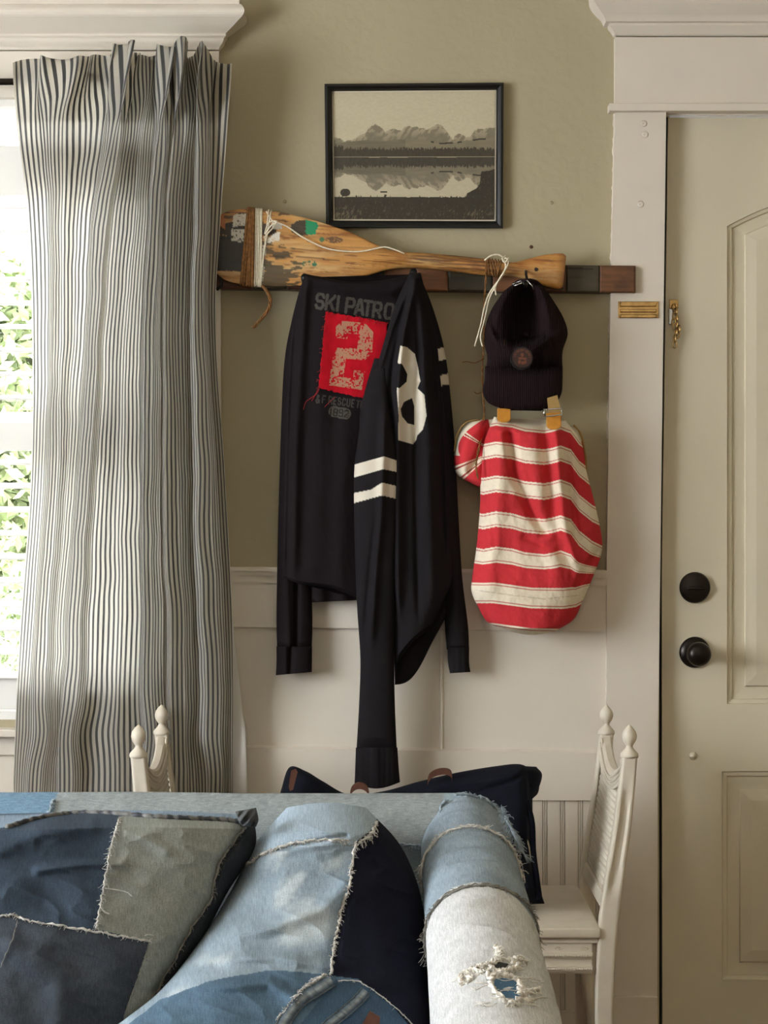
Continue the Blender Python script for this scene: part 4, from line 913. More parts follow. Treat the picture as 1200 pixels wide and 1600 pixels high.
loft('side_bundle', [(768, 655, .05), (738, 658, .05), (718, 675, .05), (711, 700, .05), (709, 725, .05), (715, 742, .05), (738, 756, .05), (752, 762, .05)],
     [(772, 655, .06), (770, 672, .06), (768, 690, .06), (766, 705, .06), (766, 725, .06), (764, 745, .06), (762, 756, .06), (758, 764, .06)], 'bag_canvas', bgt, 150, 150, .045, .03, 2.0,
     lambda px, py, u, v: -crease(px, py, [(765, 655), (752, 700), (735, 735)], 5, .014)+crease(px, py, [(748, 665), (728, 690), (722, 730)], 8, .006), bun_col, off=True, cap=.2)
loft('side_bundle', [(890, 668, .04), (892, 700, .04), (900, 735, .04)], [(900, 668, .04), (913, 700, .04), (916, 740, .04)], 'bag_canvas', bgt, 40, 40, .03, .02, 2.0, None, lambda px, py, u, v: mixc(np.ones(px.shape+(3,))*lin((226, 214, 192)), py > 690, (204, 42, 52)), off=True, cap=.2)
MB().tube(crv([W(750, 656, .07), W(728, 660, .075), (W(714, 680, .07)), W(710, 705, .06)], np.linspace(0, 1, 24)), .0018, 6).build('piping', 'webbing', bgt, True)
MB().tube(crv([W(896, 664, .06), W(908, 680, .06), W(915, 715, .055), W(916, 745, .05)], np.linspace(0, 1, 24)), .0022, 6).build('piping', 'webbing', bgt, True)
for (a0, a1, y0, y1, n_) in ((777, 798, 638, 660, 0), (854, 877, 645, 671, 1)):
    pts = []; k = 20
    V = []; poly = [(a0, y0), (a1, y0)]+[(a1-(a1-a0)*(.5-.5*math.cos(q)), y1-6+6*math.sin(q)) for q in np.linspace(0, math.pi, k)]
    bz = hit(bb, (a0+a1)/2, y1-1); o1 = (-bz.y if bz else .15)+.002; 
    m = MB(); prism(m, poly, o1-.004, o1+.003); o = m.build('leather_tab', 'mustard_leather', bgt)
    mo = o.modifiers.new('b', 'BEVEL'); mo.width = .0015; mo.segments = 2
o1 = .14
m = MB(); prism(m, [(855, 622), (871, 617), (877, 648), (858, 652)], o1-.012, o1-.008); m.build('strap', 'webbing', bgt)
m = MB(); prism(m, [(780, 560), (796, 560), (797, 645), (779, 645)], .07, .073); m.build('strap', 'webbing', bgt)
m = MB(); prism(m, [(820, 445), (828, 445), (872, 625), (858, 625)], .018, .021); prism(m, [(815, 445), (822, 445), (795, 565), (781, 565)], .018, .021); m.build('strap', 'webbing', bgt)
m = MB(); m.tube([W(850, 640, o1+.02), W(877, 638, o1+.02), W(878, 648, o1+.02), W(851, 651, o1+.02)], .0016, 8, True); m.tube([W(850, 639, o1+.02), W(851, 651, o1+.02)], .003, 8)
m.build('buckle', 'steel', bgt, True)

# ---------------------------------------------------------------- bench
SEAT = .440; YF = -D+3.58; YR = -D+3.98
be = empty('hall_bench', (.05, -.28, 0), 'white painted wooden bench with chair-back ends and beaded apron', 'bench')
MB().box(-.40, .405, YF-.006, YR+.01, SEAT-.020, SEAT, .004).build('seat', 'bench_paint', be, True)
m = MB(); m.box(-.385, .39, YF+.006, YF+.028, SEAT-.088, SEAT-.026, .002); m.box(-.395, .40, YF+.002, YF+.03, SEAT-.030, SEAT-.019, .002); ap = m.build('apron', 'bench_paint', be)
for k in (0, 1): MB().box(-.40+k*.775, -.375+k*.775, YF+.02, YR, SEAT-.085, SEAT-.02).build('side_rail', 'bench_paint', be)
MB().box(-.385, .39, YR-.01, YR+.008, SEAT-.085, SEAT-.02).build('rear_rail', 'bench_paint', be)
for zz in (SEAT-.053, SEAT-.078):
    m = MB(); m.box(-.385, .39, YF+.001, YF+.008, zz-.0045, zz+.0045)
    for k in range(178):
        xx = -.383+k*.00435; m.lathe([(.0003, -.0021), (.0016, -.0013), (.0021, 0), (.0016, .0013), (.0003, .0021)], (xx, YF-.0005, zz), 'z', 6)
    o = m.build('bead_row', 'bench_paint', ap); o['kind'] = 'stuff'
random.seed(2); m = MB()
for k in range(16):
    cx_ = -.36+k*.049
    for q in range(7):
        a = cx_+.006*math.cos(q*.9); m.lathe([(.0004, -.0015), (.002, 0), (.0004, .0015)], (a, YF+.0055, SEAT-.040+.003*math.sin(q*.9)), 'z', 6)
o = m.build('carved_scroll', 'bench_paint', ap); o['kind'] = 'stuff'
# one end: profile of the post (X outwards, z) seen from the room
post = [(.399, 0), (.400, .1), (.397, .20), (.396, .30), (.398, .38), (.402, .44), (.410, .50), (.419, .56), (.431, .63), (.440, .70), (.447, .757)]
def post_x(z): return float(np.interp(z, [p[1] for p in post], [p[0] for p in post]))
def bench_end(sg):
    e = empty('bench_end', (sg*.41, -.28, 0), None); e.parent = be; e.location = Vector((sg*.41-.05, 0, 0))
    for yy, nm in ((YF, 'front_post'), (YR-.028, 'rear_post')):
        m = MB(); V = []; zs = np.linspace(0, .757, 40)
        for z in zs:
            x0 = post_x(z); w = float(np.interp(z, [0, .35, .43, .6, .757], [.030, .034, .036, .033, .027])); r = .0025
            g = .006 if .50 < z < .70 else 0
            g *= min(1, (z-.50)/.03, (.70-z)/.03) if g else 0
            pr = [(x0+r, yy), (x0+w*.2, yy), (x0+w*.34, yy+g), (x0+w*.66, yy+g), (x0+w*.8, yy), (x0+w-r, yy), (x0+w, yy+r), (x0+w, yy+.028-r), (x0+w-r, yy+.028), (x0+r, yy+.028), (x0, yy+.028-r), (x0, yy+r)]
            V += [(sg*a, b, z) for a, b in pr]
        n = 12; Fc = [(i*n+j, i*n+(j+1) % n, (i+1)*n+(j+1) % n, (i+1)*n+j) for i in range(39) for j in range(n)]+[tuple(range(n)), tuple(range(39*n, 40*n))]
        m.add(V, Fc); o = shade(m.build(nm, 'bench_paint', e), 50)
        xm = sg*(post_x(.757)+.0135); m = MB()
        m.lathe([(.0165, 0), (.0175, .004), (.0165, .008), (.012, .013), (.0075, .018), (.0062, .022), (.008, .025), (.0125, .032), (.0142, .040), (.0125, .048), (.008, .055), (.004, .059), (.0008, .062)], (xm, yy+.014, .756), 'z', 24)
        m.build('finial', 'bench_paint', o, True)
        if nm == 'front_post':
            x, y, z = xm, YF, .715
    # swagged top rail between the posts
    ys = np.linspace(YF+.028, YR-.028, 40); V = []
    for y in ys:
        t = (y-YF-.028)/(YR-YF-.056); sw = math.sin(t*math.pi)**.8; zt = .754-.042*sw; zb = .708-.034*sw
        for dx, z in ((.004, zb), (.004, zt-.004), (.008, zt), (.020, zt), (.024, zt-.004), (.024, zb)):
            V.append((sg*(post_x(z)+dx), y, z))
    n = 6; m = MB(); m.add(V, [(i*n+j, i*n+(j+1) % n, (i+1)*n+(j+1) % n, (i+1)*n+j) for i in range(39) for j in range(n)]+[tuple(range(n)), tuple(range(39*n, 40*n))])
    tr_ = shade(m.build('top_rail', 'bench_paint', e), 40)
    for dz in (.014, .024, .032):
        m = MB(); m.tube([(sg*(post_x(.73-.04*math.sin((y-YF-.028)/(YR-YF-.056)*math.pi)**.8)+.003), y, .754-dz-.042*math.sin((y-YF-.028)/(YR-YF-.056)*math.pi)**.8) for y in ys], .0022, 6); m.build('carved_swag', 'bench_paint', tr_, True)
    for yy in (YF+.036, YR-.036):
        MB().tube([(sg*(post_x(.75)+.002), yy+.008*math.cos(q), .738+.012*math.sin(q)) for q in np.linspace(0, 5.5, 16)], .0024, 6).build('carved_scroll', 'bench_paint', tr_, True)
    # pierced woven panel
    nsl = 18; sl_ = None
    for k in range(nsl):
        z = .492+k*.0112; m = MB(); 
        y0, y1 = YF+.028, YR-.028
        zz_ = lambda t: z-.006*math.sin(t*math.pi)+ (0)
        pts = [(sg*(post_x(z)+.012), y0+(y1-y0)*t, zz_(t)) for t in np.linspace(0, 1, 9)]
        m.tube(pts, .0040, 6); m.build('slat', 'bench_paint', e, True)
    m = MB()
    for k in range(27):
        t = (k+.5)/27; y = YF+.028+(YR-YF-.056)*t; sw = math.sin(t*math.pi)
        m.tube([(sg*(post_x(z)+.012), y, z) for z in np.linspace(.487, .712-.034*sw, 10)], .0030, 5)
    o = m.build('woven_strands', 'bench_paint', e, True); o['kind'] = 'stuff'
    m = MB(); V = []
    for y in ys:
        t = (y-YF-.028)/(YR-YF-.056)
        for dx, z in ((.004, .468), (.004, .494), (.022, .494), (.022, .468)): V.append((sg*(post_x(z)+dx), y, z))
    n = 4; m.add(V, [(i*n+j, i*n+(j+1) % n, (i+1)*n+(j+1) % n, (i+1)*n+j) for i in range(39) for j in range(n)]); m.build('lower_rail', 'bench_paint', e)
    # inner splayed leg
    m = MB(); m.tube([(sg*.446, YR-.05, 0), (sg*.430, YR-.05, .15), (sg*.402, YR-.05, .36)], [.009, .011, .014], 12); m.build('brace_leg', 'bench_paint', e, True)
bench_end(1); bench_end(-1)

# ---------------------------------------------------------------- duffel on the bench
nb = empty('duffel_bag', P(640, 1412, 3.78), 'large navy canvas duffel bag with brown leather trims lying on the white bench', 'bag')
T_ = [(438, 1238, 3.80), (452, 1199, 3.80), (478, 1205, 3.78), (505, 1221, 3.78), (545, 1241, 3.78), (600, 1236, 3.78), (655, 1221, 3.78), (715, 1207, 3.78), (775, 1197, 3.78), (812, 1194, 3.78), (832, 1204, 3.80)]
B_ = [(432, 1300, 3.80), (436, 1412, 3.80), (470, 1415, 3.76), (505, 1415, 3.76), (545, 1415, 3.76), (600, 1415, 3.76), (655, 1415, 3.76), (715, 1415, 3.76), (775, 1415, 3.76), (812, 1415, 3.76), (832, 1410, 3.80)]
def reld(px, py, u, v):
    return crease(px, py, [(500, 1222), (560, 1260), (640, 1290)], 12, .012)+crease(px, py, [(560, 1250), (660, 1232), (770, 1218), (822, 1200)], 7, .01)-crease(px, py, [(640, 1245), (740, 1240), (800, 1222), (830, 1200)], 3, .006)+.012*(fbm(px/40, py/30, 90)-.5)
loft('body', T_, B_, 'navy_canvas', nb, 70, 150, .10, .10, 2.4, reld, None, cap=.05)
ep = loft('end_panel', [(770, 1200, 3.80), (790, 1260, 3.76), (800, 1330, 3.76), (800, 1370, 3.76), (800, 1414, 3.76)], [(843, 1204, 3.84), (841, 1238, 3.84), (823, 1262, 3.80), (828, 1340, 3.76), (851, 1412, 3.74)], 'navy_canvas', nb, 60, 80, .09, .07, 2.4, reld, None, cap=.10)
loft('top_flap', [(800, 1196, 3.78), (806, 1215, 3.76), (815, 1240, 3.75)], [(838, 1198, 3.80), (847, 1212, 3.80), (838, 1243, 3.80)], 'navy_canvas', nb, 40, 30, .04, .03, 2.0, None, None, cap=.25)
m = MB(); m.tube(crv([P(822, 1252, 3.70), P(831, 1285, 3.69), P(833, 1330, 3.69), P(838, 1370, 3.69), P(843, 1405, 3.69)], np.linspace(0, 1, 24)), .006, 8); m.build('side_strap', 'navy_canvas', nb, True)
m = MB(); m.tube(crv([P(818, 1300, 3.70), P(826, 1320, 3.69), P(830, 1345, 3.69)], np.linspace(0, 1, 8)), .0016, 8); m.build('zip_tape', 'white_twine', nb, True)
def arc_handle(x0, x1, y0, y1, ytop, d, w):
    pts = [P(x0+(x1-x0)*(.5-.5*math.cos(q)), (y0+(y1-y0)*q/math.pi)-(min(y0, y1)-ytop)*math.sin(q)**.6, d) for q in np.linspace(0, math.pi, 24)]
    V = []
    for p in pts:
        for a, b in ((-w, -.007), (-w, .006), (-w+.004, .006), (-w+.004, -.007)): V.append((p[0], p[1]+a, p[2]+b))
    n = 4; m = MB(); m.add(V, [(i*n+j, i*n+(j+1) % n, (i+1)*n+(j+1) % n, (i+1)*n+j) for i in range(23) for j in range(n)]+[(0, 1, 2, 3), (92, 93, 94, 95)])
    tag(m.build('handle', 'brown_leather', nb), 'brown leather carrying handle')
arc_handle(547, 577, 1250, 1250, 1226, 3.70, .012); arc_handle(668, 706, 1226, 1216, 1199, 3.73, .013)
m = MB(); prism_pts = [(455, 1204), (462, 1201), (465, 1206), (461, 1222), (458, 1234), (453, 1236), (451, 1230), (453, 1216)]
V = [P(a, b, 3.68) for a, b in prism_pts]+[P(a, b, 3.685) for a, b in prism_pts]; n = 8; m.add(V, [tuple(range(n)), tuple(range(2*n-1, n-1, -1))]+[(i, n+i, n+(i+1) % n, (i+1) % n) for i in range(n)])
tag(m.build('zip_pull', 'brown_leather', nb), 'brown leather zip pull')

# ---------------------------------------------------------------- sofa
def denim(px, py, base, seed, wash=.25):
    c = np.ones(px.shape+(3,))*lin(base); n = fbm(px/50, py/35, seed); f = fbm(px/1.4, py/7, seed+1, 3)
    return .74*c*np.clip(1+wash*2*(n-.5)+.2*(f-.5), .3, 1.8)[..., None]
def wrk(px, py, s, k):
    wx = 30*(fbm(px/60, py/60, s+5)-.5); n = fbm((px+py*.5+wx)/46, (py-px*.35+wx)/22, s, 3); rd = 1-np.abs(2*n-1)
    n2 = fbm((px+py*.9)/110+wx/60, (py-px*.4)/34, s+9, 2); r2 = 1-np.abs(2*n2-1); return k*(.014*(fbm(px/70, py/70, s, 2)-.5)+.0008*(rd**2)+.0050*(r2**3-.4))
def fray(mb, pts, r=.0022, n=60, L=.012, seed=1):
    """twisted raw seam with loose threads"""
    rnd = random.Random(seed); k = len(pts)
    if k < 3: return
    jp = [Vector(p)+Vector((rnd.uniform(-1, 1), rnd.uniform(-1, 1), rnd.uniform(-1, 1)))*r*.7 for p in pts]
    mb.tube(jp, [r*rnd.uniform(.35, .95) for _ in jp], 6)
    for _ in range(int(n*1.6)):
        i = rnd.randrange(k); p = Vector(pts[i]); d = Vector((rnd.uniform(-1, 1), rnd.uniform(-.8, .1), rnd.uniform(-1, .8))).normalized()
        l = L*rnd.uniform(.25, 1); q = [p+d*l*t+Vector((0, 0, -l*.35*t*t))+Vector((math.sin(t*6+i), 0, math.cos(t*5+i)))*l*.12 for t in (0, .35, .7, 1)]
        mb.tube(q, r*.17, 4)
sf = empty('denim_sofa', (-.55, -1.75, 0), 'patchwork denim sofa with rolled back and washed pale rolled arm', 'sofa')
# back: profile in depth d and z, drawn along X; rounded corner at the right
XR_ = .165
prof = []
for q in np.linspace(-.15, math.pi*1.15, 30):
    prof.append((2.80-.062*math.cos(q)*-1 if False else 2.80+.062*math.cos(math.pi-q)*1, .742+.064*math.sin(q)))
prof = [(2.752, .30)]+[(2.748, z) for z in (.38, .46, .54, .60, .65, .69, .715)]+prof[1:-1]+[(2.852, .70), (2.85, .6), (2.85, .4), (2.85, .06), (2.76, .06)]
xs = np.linspace(-1.75, XR_-.045, 420); V = []; C_ = []; pr = np.array(prof)
g0, g1 = np.meshgrid(xs, np.arange(len(pr))); dd = pr[g1, 0]; zz = pr[g1, 1]+.0035*(fbm(g0*5, dd*0, 3)-.5)
px = 600+g0*F/dd; py = 800+(HC-zz)*F/dd
col = denim(g0*2600, zz*2600, (160, 168, 170), 100, .12)
col = mixc(col, ((g0 < -.478+.0*zz))*1.0, (108, 136, 158)); col = mixc(col, ((g0 > .085))*1., (148, 166, 178)); col = mixc(col, ((zz < .722) & (g0 > -.2) & (dd < 2.8))*1., (126, 140, 142))
col = col*(.9+.22*fbm(g0*900, zz*160, 101, 3))[..., None]
V = np.stack([g0, -D+dd, zz], -1).reshape(-1, 3); n = len(xs); k = len(pr); i = np.arange(k)[:, None]*n; j = np.arange(n-1)[None, :]; i2 = ((np.arange(k)+1) % k)[:, None]*n
Q = np.stack([i+j, i+j+1, i2+j+1, i2+j], -1).reshape(-1, 4).tolist()+[[r*n+n-1 for r in range(k)], [r*n for r in range(k-1, -1, -1)]]
bk = mkobj('back', V, Q, 'denim', sf, True, col.reshape(-1, 3), np.stack([zz*11, g0*11], -1).reshape(-1, 2)); o_bvh[bk.name] = (V, Q)
# arm: swept section
def arm_sec(d):
    cxa = float(np.interp(d, [1.7, 2.15, 2.8], [.127, .125, .117])); rr = float(np.interp(d, [1.7, 2.15, 2.8], [.074, .073, .064]))
    zt = float(np.interp(d, [1.7, 2.0, 2.15, 2.4, 2.65, 2.8], [.66, .695, .712, .752, .784, .802])); return cxa, rr, zt
ds = np.concatenate([np.linspace(2.87, 2.80, 14), np.linspace(2.795, 1.72, 240)]); V = []; A_ = []; ns_ = 70
for d in ds:
    cxa, rr, zt = arm_sec(d); e = math.sqrt(max(0.0, 1-((d-2.80)/.071)**2)) if d > 2.80 else 1
    for s_ in range(ns_):
        q = s_/(ns_-1)
        if q < .15: a = (cxa-rr*.93*e, .08+(zt-rr-.04-.08)*q/.15); ang = -1
        elif q > .85: a = (cxa+rr*.93*e, zt-rr-.04-(zt-rr-.12)*(q-.85)/.15); ang = 2
        else:
            ang = (q-.15)/.7; th_ = math.pi*1.18-(math.pi*1.36)*ang; a = (cxa+rr*math.cos(th_)*e, zt-rr+rr*math.sin(th_)*(.2+.8*e) if True else 0)
        nn1 = float(fbm(np.array([ang*2.2+d*2]), np.array([d*19]), 7, 2)[0]); wr = .004*(nn1-.5)+.0045*(1-abs(2*nn1-1))**5*(1 if .1 < ang < .95 else 0)
        V.append((a[0], -D+d, a[1]+wr)); A_.append((d, ang))
V = np.array(V); A_ = np.array(A_); n = ns_; k = len(ds)
i = np.arange(k-1)[:, None]*n; j = np.arange(n)[None, :]; j2 = (j+1) % n
Q = np.stack([i+j, i+n+j, i+n+j2, i+j2], -1).reshape(-1, 4).tolist()+[list(range(n)), list(range(k*n-1, (k-1)*n-1, -1))]
dA = A_[:, 0]; qA = A_[:, 1]; gx_ = qA*260; gy_ = dA*900
col = denim(gx_, gy_*.6, (212, 213, 212), 110, .10)
up = dA > 2.385+.02*np.sin(qA*5); col = np.where(up[:, None], denim(gx_, gy_*.6, (148, 163, 174), 112, .3), col)
up2 = dA > 2.635; col = np.where(up2[:, None], denim(gx_, gy_*.6, (150, 165, 177), 113, .2), col)
hole = (((qA-.60)/.085)**2+((dA-2.13)/.05)**2 < 1); 
arm = mkobj('arm', V, Q, 'denim', sf, True, np.clip(col, 0, 1), np.stack([qA*2.6, dA*7], -1)); o_bvh[arm.name] = (V, Q)
def ring(d, a0, a1, n=50, lift=.0025, wob=0.0):
    r = []
    for t in np.linspace(a0, a1, n):
        dd_ = d+wob*math.sin(t*9); cxa, rr, zt = arm_sec(dd_); th_ = math.pi*1.18-(math.pi*1.36)*t; rr2 = rr+lift
        r.append((cxa+rr2*math.cos(th_), -D+dd_, zt-rr+rr2*math.sin(th_)))
    return r
m = MB(); fray(m, ring(2.635, .02, .97, 70), .0032, 150, .012, 3); fray(m, [Vector(p)+Vector((0, -.006, .002)) for p in ring(2.632, .02, .97, 70)], .002, 60, .014, 4)
o = m.build('frayed_seam', 'fray', arm, True); o['kind'] = 'stuff'
m = MB(); fray(m, ring(2.39, .02, .98, 80, .0025, .006), .0020, 190, .011, 5); fray(m, ring(2.397, .02, .98, 80, .002, .006), .0018, 20, .01, 15); o = m.build('frayed_seam', 'fray_grey', arm, True); o['kind'] = 'stuff'
m = MB(); fray(m, [Vector(p)+Vector((0, 0, .002)) for p in ring(2.79, .45, .95, 40)], .0030, 160, .009, 6); fray(m, [P(785+a*.8, 1262+a*2.0, 2.66) for a in range(0, 36, 2)], .0026, 120, .012, 7)
for _ in range(30):
    a = random.uniform(0, 1); p = Vector(P(790+a*22, 1280+a*46, 2.63)); m.tube([p, p+Vector((.006, -.004, -.008)), p+Vector((.010+random.uniform(0, .01), -.004, -.012-random.uniform(0, .012)))], .0006, 4)
o = m.build('frayed_edge', 'fray_blue', arm, True); o['kind'] = 'stuff'
m = MB(); sp_ = onpath(bk, [(696, 1249), (690, 1262), (684, 1285)], 16, .003); fray(m, sp_, .003, 26, .008, 8); sp_ = onpath(bk, [(84, 1249), (82, 1256), (76, 1270)], 14, .003); fray(m, sp_, .0034, 40, .006, 9)
sp_ = onpath(bk, [(600, 1316), (625, 1318), (645, 1320), (662, 1321)], 20, .003); fray(m, sp_, .0022, 40, .008, 10); o = m.build('frayed_seam', 'fray_blue', bk, True); o['kind'] = 'stuff'
# ripped hole with loose cords on the arm
hp = [hit(arm, a, b, .0035) for a, b in [(770, 1530), (784, 1528), (802, 1531), (816, 1541), (814, 1556), (802, 1564), (786, 1558), (774, 1546)]]
m = MB(); m.add([tuple(p) for p in hp], [tuple(range(8))]); hl = m.build('ripped_patch', 'denim', arm)
ca = hl.data.color_attributes.new('Col', 'FLOAT_COLOR', 'POINT'); ca.data.foreach_set('color', np.tile(np.array(list(lin((70, 100, 124)))+[1.], np.float32), 8)); hl['label'] = 'blue denim showing through the rip'
hp = [hit(arm, a, b, .0035) for a, b in [(766, 1508), (780, 1503), (795, 1506), (790, 1512), (772, 1513)]]
m = MB(); m.add([tuple(p) for p in hp], [tuple(range(5))]); m.build('ripped_patch', 'dark_gap', arm)
m = MB(); rnd = random.Random(11)
paths = [[(722, 1538), (720, 1526), (728, 1518), (745, 1512), (765, 1507)], [(765, 1508), (775, 1500), (790, 1498), (806, 1506), (812, 1514)], [(764, 1514), (780, 1518), (798, 1516), (808, 1512)],
         [(764, 1520), (768, 1535), (774, 1550), (786, 1562), (800, 1568), (812, 1562), (830, 1566)], [(770, 1524), (790, 1524), (806, 1530), (814, 1542), (812, 1556)], [(812, 1548), (824, 1550), (838, 1545)],
         [(780, 1500), (779, 1490), (776, 1482)], [(800, 1506), (808, 1498), (820, 1502)], [(728, 1520), (736, 1528), (730, 1534)], [(740, 1512), (748, 1520), (762, 1518)]]
for i_, p_ in enumerate(paths):
    q_ = onpath(arm, p_, 26, .004)
    for rep in range(3):
        qq = [Vector(a)+Vector((rnd.uniform(-1, 1), rnd.uniform(-1, .2), rnd.uniform(-1, 1)))*.0022 for a in q_]; fray(m, qq, .0030, 16, .011, 30+i_*3+rep)
for _ in range(26):
    y = rnd.uniform(1518, 1572); x = 730+rnd.uniform(0, 55) if rnd.random() < .55 else 800+rnd.uniform(0, 40)
    q_ = onpath(arm, [(x, y), (x+rnd.uniform(5, 12), y+rnd.uniform(-4, 4)), (x+rnd.uniform(14, 26), y+rnd.uniform(-6, 6))], 6, .003); 
    if len(q_) == 6: m.tube(q_, .0005, 4)
o = m.build('frayed_cords', 'cream_cord', arm, True); o['kind'] = 'stuff'
# seat and front below the picture
MB().box(-1.75, .06, -D+1.95, -D+2.76, .08, .465, .03).build('seat_base', 'denim', sf, True)
o = sf.children[-1]; ca = o.data.color_attributes.new('Col', 'FLOAT_COLOR', 'POINT'); ca.data.foreach_set('color', np.tile(np.array(list(lin((96, 120, 144)))+[1.], np.float32), len(o.data.vertices)))
for xx in (-1.68, .12):
    for d_ in (1.85, 2.8):
        MB().lathe([(.018, 0), (.026, .03), (.03, .085)], (xx, -D+d_, 0), 'z', 16).build('foot', 'brown_leather', sf, True)

# left cushion
def col_l(px, py, u, v):
    c = denim(px, py, (62, 74, 88), 120, .35)
    lt = inpoly(px, py, [(186, 1275), (383, 1275), (390, 1300), (341, 1350), (330, 1404), (299, 1450), (245, 1550), (150, 1720), (100, 1720), (232, 1470), (150, 1452), (160, 1400), (170, 1330)])
    c = np.where(lt[..., None], denim(px, py, (150, 154, 148), 121, .12), c)
    lo = inpoly(px, py, [(-90, 1440), (0, 1431), (30, 1431), (60, 1440), (145, 1455), (234, 1471), (190, 1600), (160, 1720), (-90, 1720)])
    c = np.where(lo[..., None], denim(px, py, (72, 79, 88), 122, .3), c)
    sd = inpoly(px, py, [(383, 1293), (341, 1350), (330, 1404), (299, 1450), (245, 1550), (150, 1720), (600, 1720), (600, 1260), (410, 1260)])
    c = np.where(sd[..., None], denim(px, py, (52, 56, 62), 123, .2), c)
    tp_ = inpoly(px, py, [(-90, 1200), (420, 1200), (400, 1282), (384, 1284), (350, 1280), (300, 1278), (250, 1276), (200, 1272), (150, 1269), (100, 1271), (50, 1280), (10, 1292), (-90, 1310)])
    return np.where(tp_[..., None], denim(px, py, (140, 160, 180), 124, .2), c)
def rel_l(px, py, u, v):
    return crease(px, py, [(60, 1360), (130, 1350), (190, 1350)], 7, .008)+crease(px, py, [(200, 1300), (230, 1310), (260, 1330)], 9, .006)+crease(px, py, [(0, 1330), (60, 1300), (140, 1290)], 14, .01)+crease(px, py, [(20, 1480), (90, 1530), (100, 1600)], 22, .01)-crease(px, py, [(383, 1293), (341, 1350), (330, 1404), (299, 1450), (245, 1550)], 7, .01)+wrk(px, py, 125, .8)
cl = loft('denim_cushion', [(-120, 1275, 2.60), (-130, 1330, 2.56), (-140, 1400, 2.52), (-150, 1480, 2.47), (-150, 1580, 2.42), (-150, 1720, 2.36)],
     [(396, 1272, 2.62), (398, 1325, 2.60), (358, 1390, 2.57), (318, 1465, 2.53), (262, 1560, 2.49), (200, 1720, 2.44)], 'denim', None, 240, 260, .10, .10, 2.6, rel_l, col_l, cap=.09, sag=lambda u, v: -7*np.sin(np.clip(u*1.6-.5, 0, 1)*math.pi)*(1-v)**6)
tag(cl, 'dark patchwork denim back cushion with grey-green patch, left on the sofa', 'cushion', 'denim cushions on the sofa')
m = MB(); fray(m, onpath(cl, [(188, 1278), (180, 1300), (171, 1335), (163, 1380), (156, 1420), (150, 1450)], 50, .003), .0018, 90, .008, 40)
fray(m, onpath(cl, [(0, 1431), (22, 1430), (50, 1440), (100, 1447), (145, 1455), (190, 1463), (236, 1471)], 60, .003), .0020, 60, .006, 41)
for p_ in ([(164, 1388), (180, 1390), (198, 1394), (206, 1401)], [(155, 1412), (162, 1424), (171, 1428)], [(226, 1462), (232, 1460), (240, 1462)]): m.tube(onpath(cl, p_, 8, .004), .0007, 4)
o = m.build('frayed_seam', 'fray', cl, True); o['kind'] = 'stuff'
m = MB(); fray(m, onpath(cl, [(383, 1293), (360, 1322), (343, 1350), (334, 1385), (328, 1408), (299, 1450), (270, 1505), (245, 1550)], 60, .003), .002, 80, .007, 42)
fray(m, onpath(cl, [(28, 1436), (22, 1460), (10, 1490), (0, 1512)], 20, .002), .0009, 4, .004, 45); fray(m, onpath(cl, [(234, 1472), (222, 1510), (207, 1550), (192, 1595)], 30, .002), .0009, 8, .004, 44)
o = m.build('frayed_seam', 'fray_grey', cl, True); o['kind'] = 'stuff'
q_ = onpath(cl, [(10, 1293), (50, 1281), (100, 1272), (150, 1270), (200, 1273), (250, 1277), (300, 1279), (350, 1281), (384, 1286)], 120, .004); m = MB()
m.tube(q_, [.0040*(1+.15*math.sin(i*1.3)) for i in range(len(q_))], 8); m.tube([Vector(p)+Vector((0, -.004, -.006)) for p in q_], .003, 6); o = m.build('jean_seam', 'board', cl, True)
ca = o.data.color_attributes.new('Col', 'FLOAT_COLOR', 'POINT'); n = len(o.data.vertices); cc_ = np.ones((n, 4), np.float32); k_ = (vn(np.arange(n)/14., np.zeros(n), 3) > .5)[:, None]; cc_[:, :3] = np.where(k_, lin((44, 48, 56)), lin((104, 104, 102))); ca.data.foreach_set('color', cc_.ravel())
# bunched corner of the seam
kn = loft('seam_knot', [(368, 1268, 2.55), (372, 1282, 2.54), (380, 1292, 2.54)], [(400, 1262, 2.56), (404, 1280, 2.55), (400, 1292, 2.55)], 'denim', cl, 40, 30, .022, .02, 2, lambda px, py, u, v: .006*np.sin(px/2.2+py/3), lambda a, b, c, d: denim(a, b, (78, 80, 82), 130, .5), cap=.3)

# right cushion
def col_r(px, py, u, v):
    c = denim(px, py, (146, 162, 173), 140, .35); c = mixc(c, sst(.45, .7, fbm(px/60+py/90, py/60, 141))*.65*(py > 1330), (180, 188, 190))
    c = mixc(c, (py < 1328-(px-400)*.06), (148, 164, 176))
    nv_ = inpoly(px, py, [(556, 1316), (550, 1345), (545, 1385), (528, 1440), (520, 1480), (514, 1524), (560, 1530), (600, 1560), (640, 1620), (720, 1720), (760, 1720), (760, 1250), (590, 1240), (588, 1290)])
    c = mixc(c, sst(-26, 0, px-np.interp(py, [1316, 1385, 1440, 1524], [556, 545, 528, 514]))*(py > 1330)*(py < 1530)*.45, (100, 126, 152))
    c = np.where(nv_[..., None], denim(px, py, (26, 28, 42), 142, .25), c)
    lo = py > np.interp(px, [150, 250, 330, 420, 520], [1640, 1562, 1532, 1516, 1522])+3*(fbm(px/12, px*0, 9)-.5)
    c = np.where((lo & ~nv_)[..., None], denim(px, py, (88, 112, 131), 143, .35), c)
    pk = inpoly(px, py, [(525, 1530), (560, 1533), (600, 1558), (642, 1605), (660, 1720), (430, 1720), (470, 1600)])
    return np.where(pk[..., None], denim(px, py, (72, 96, 118), 144, .3), c)
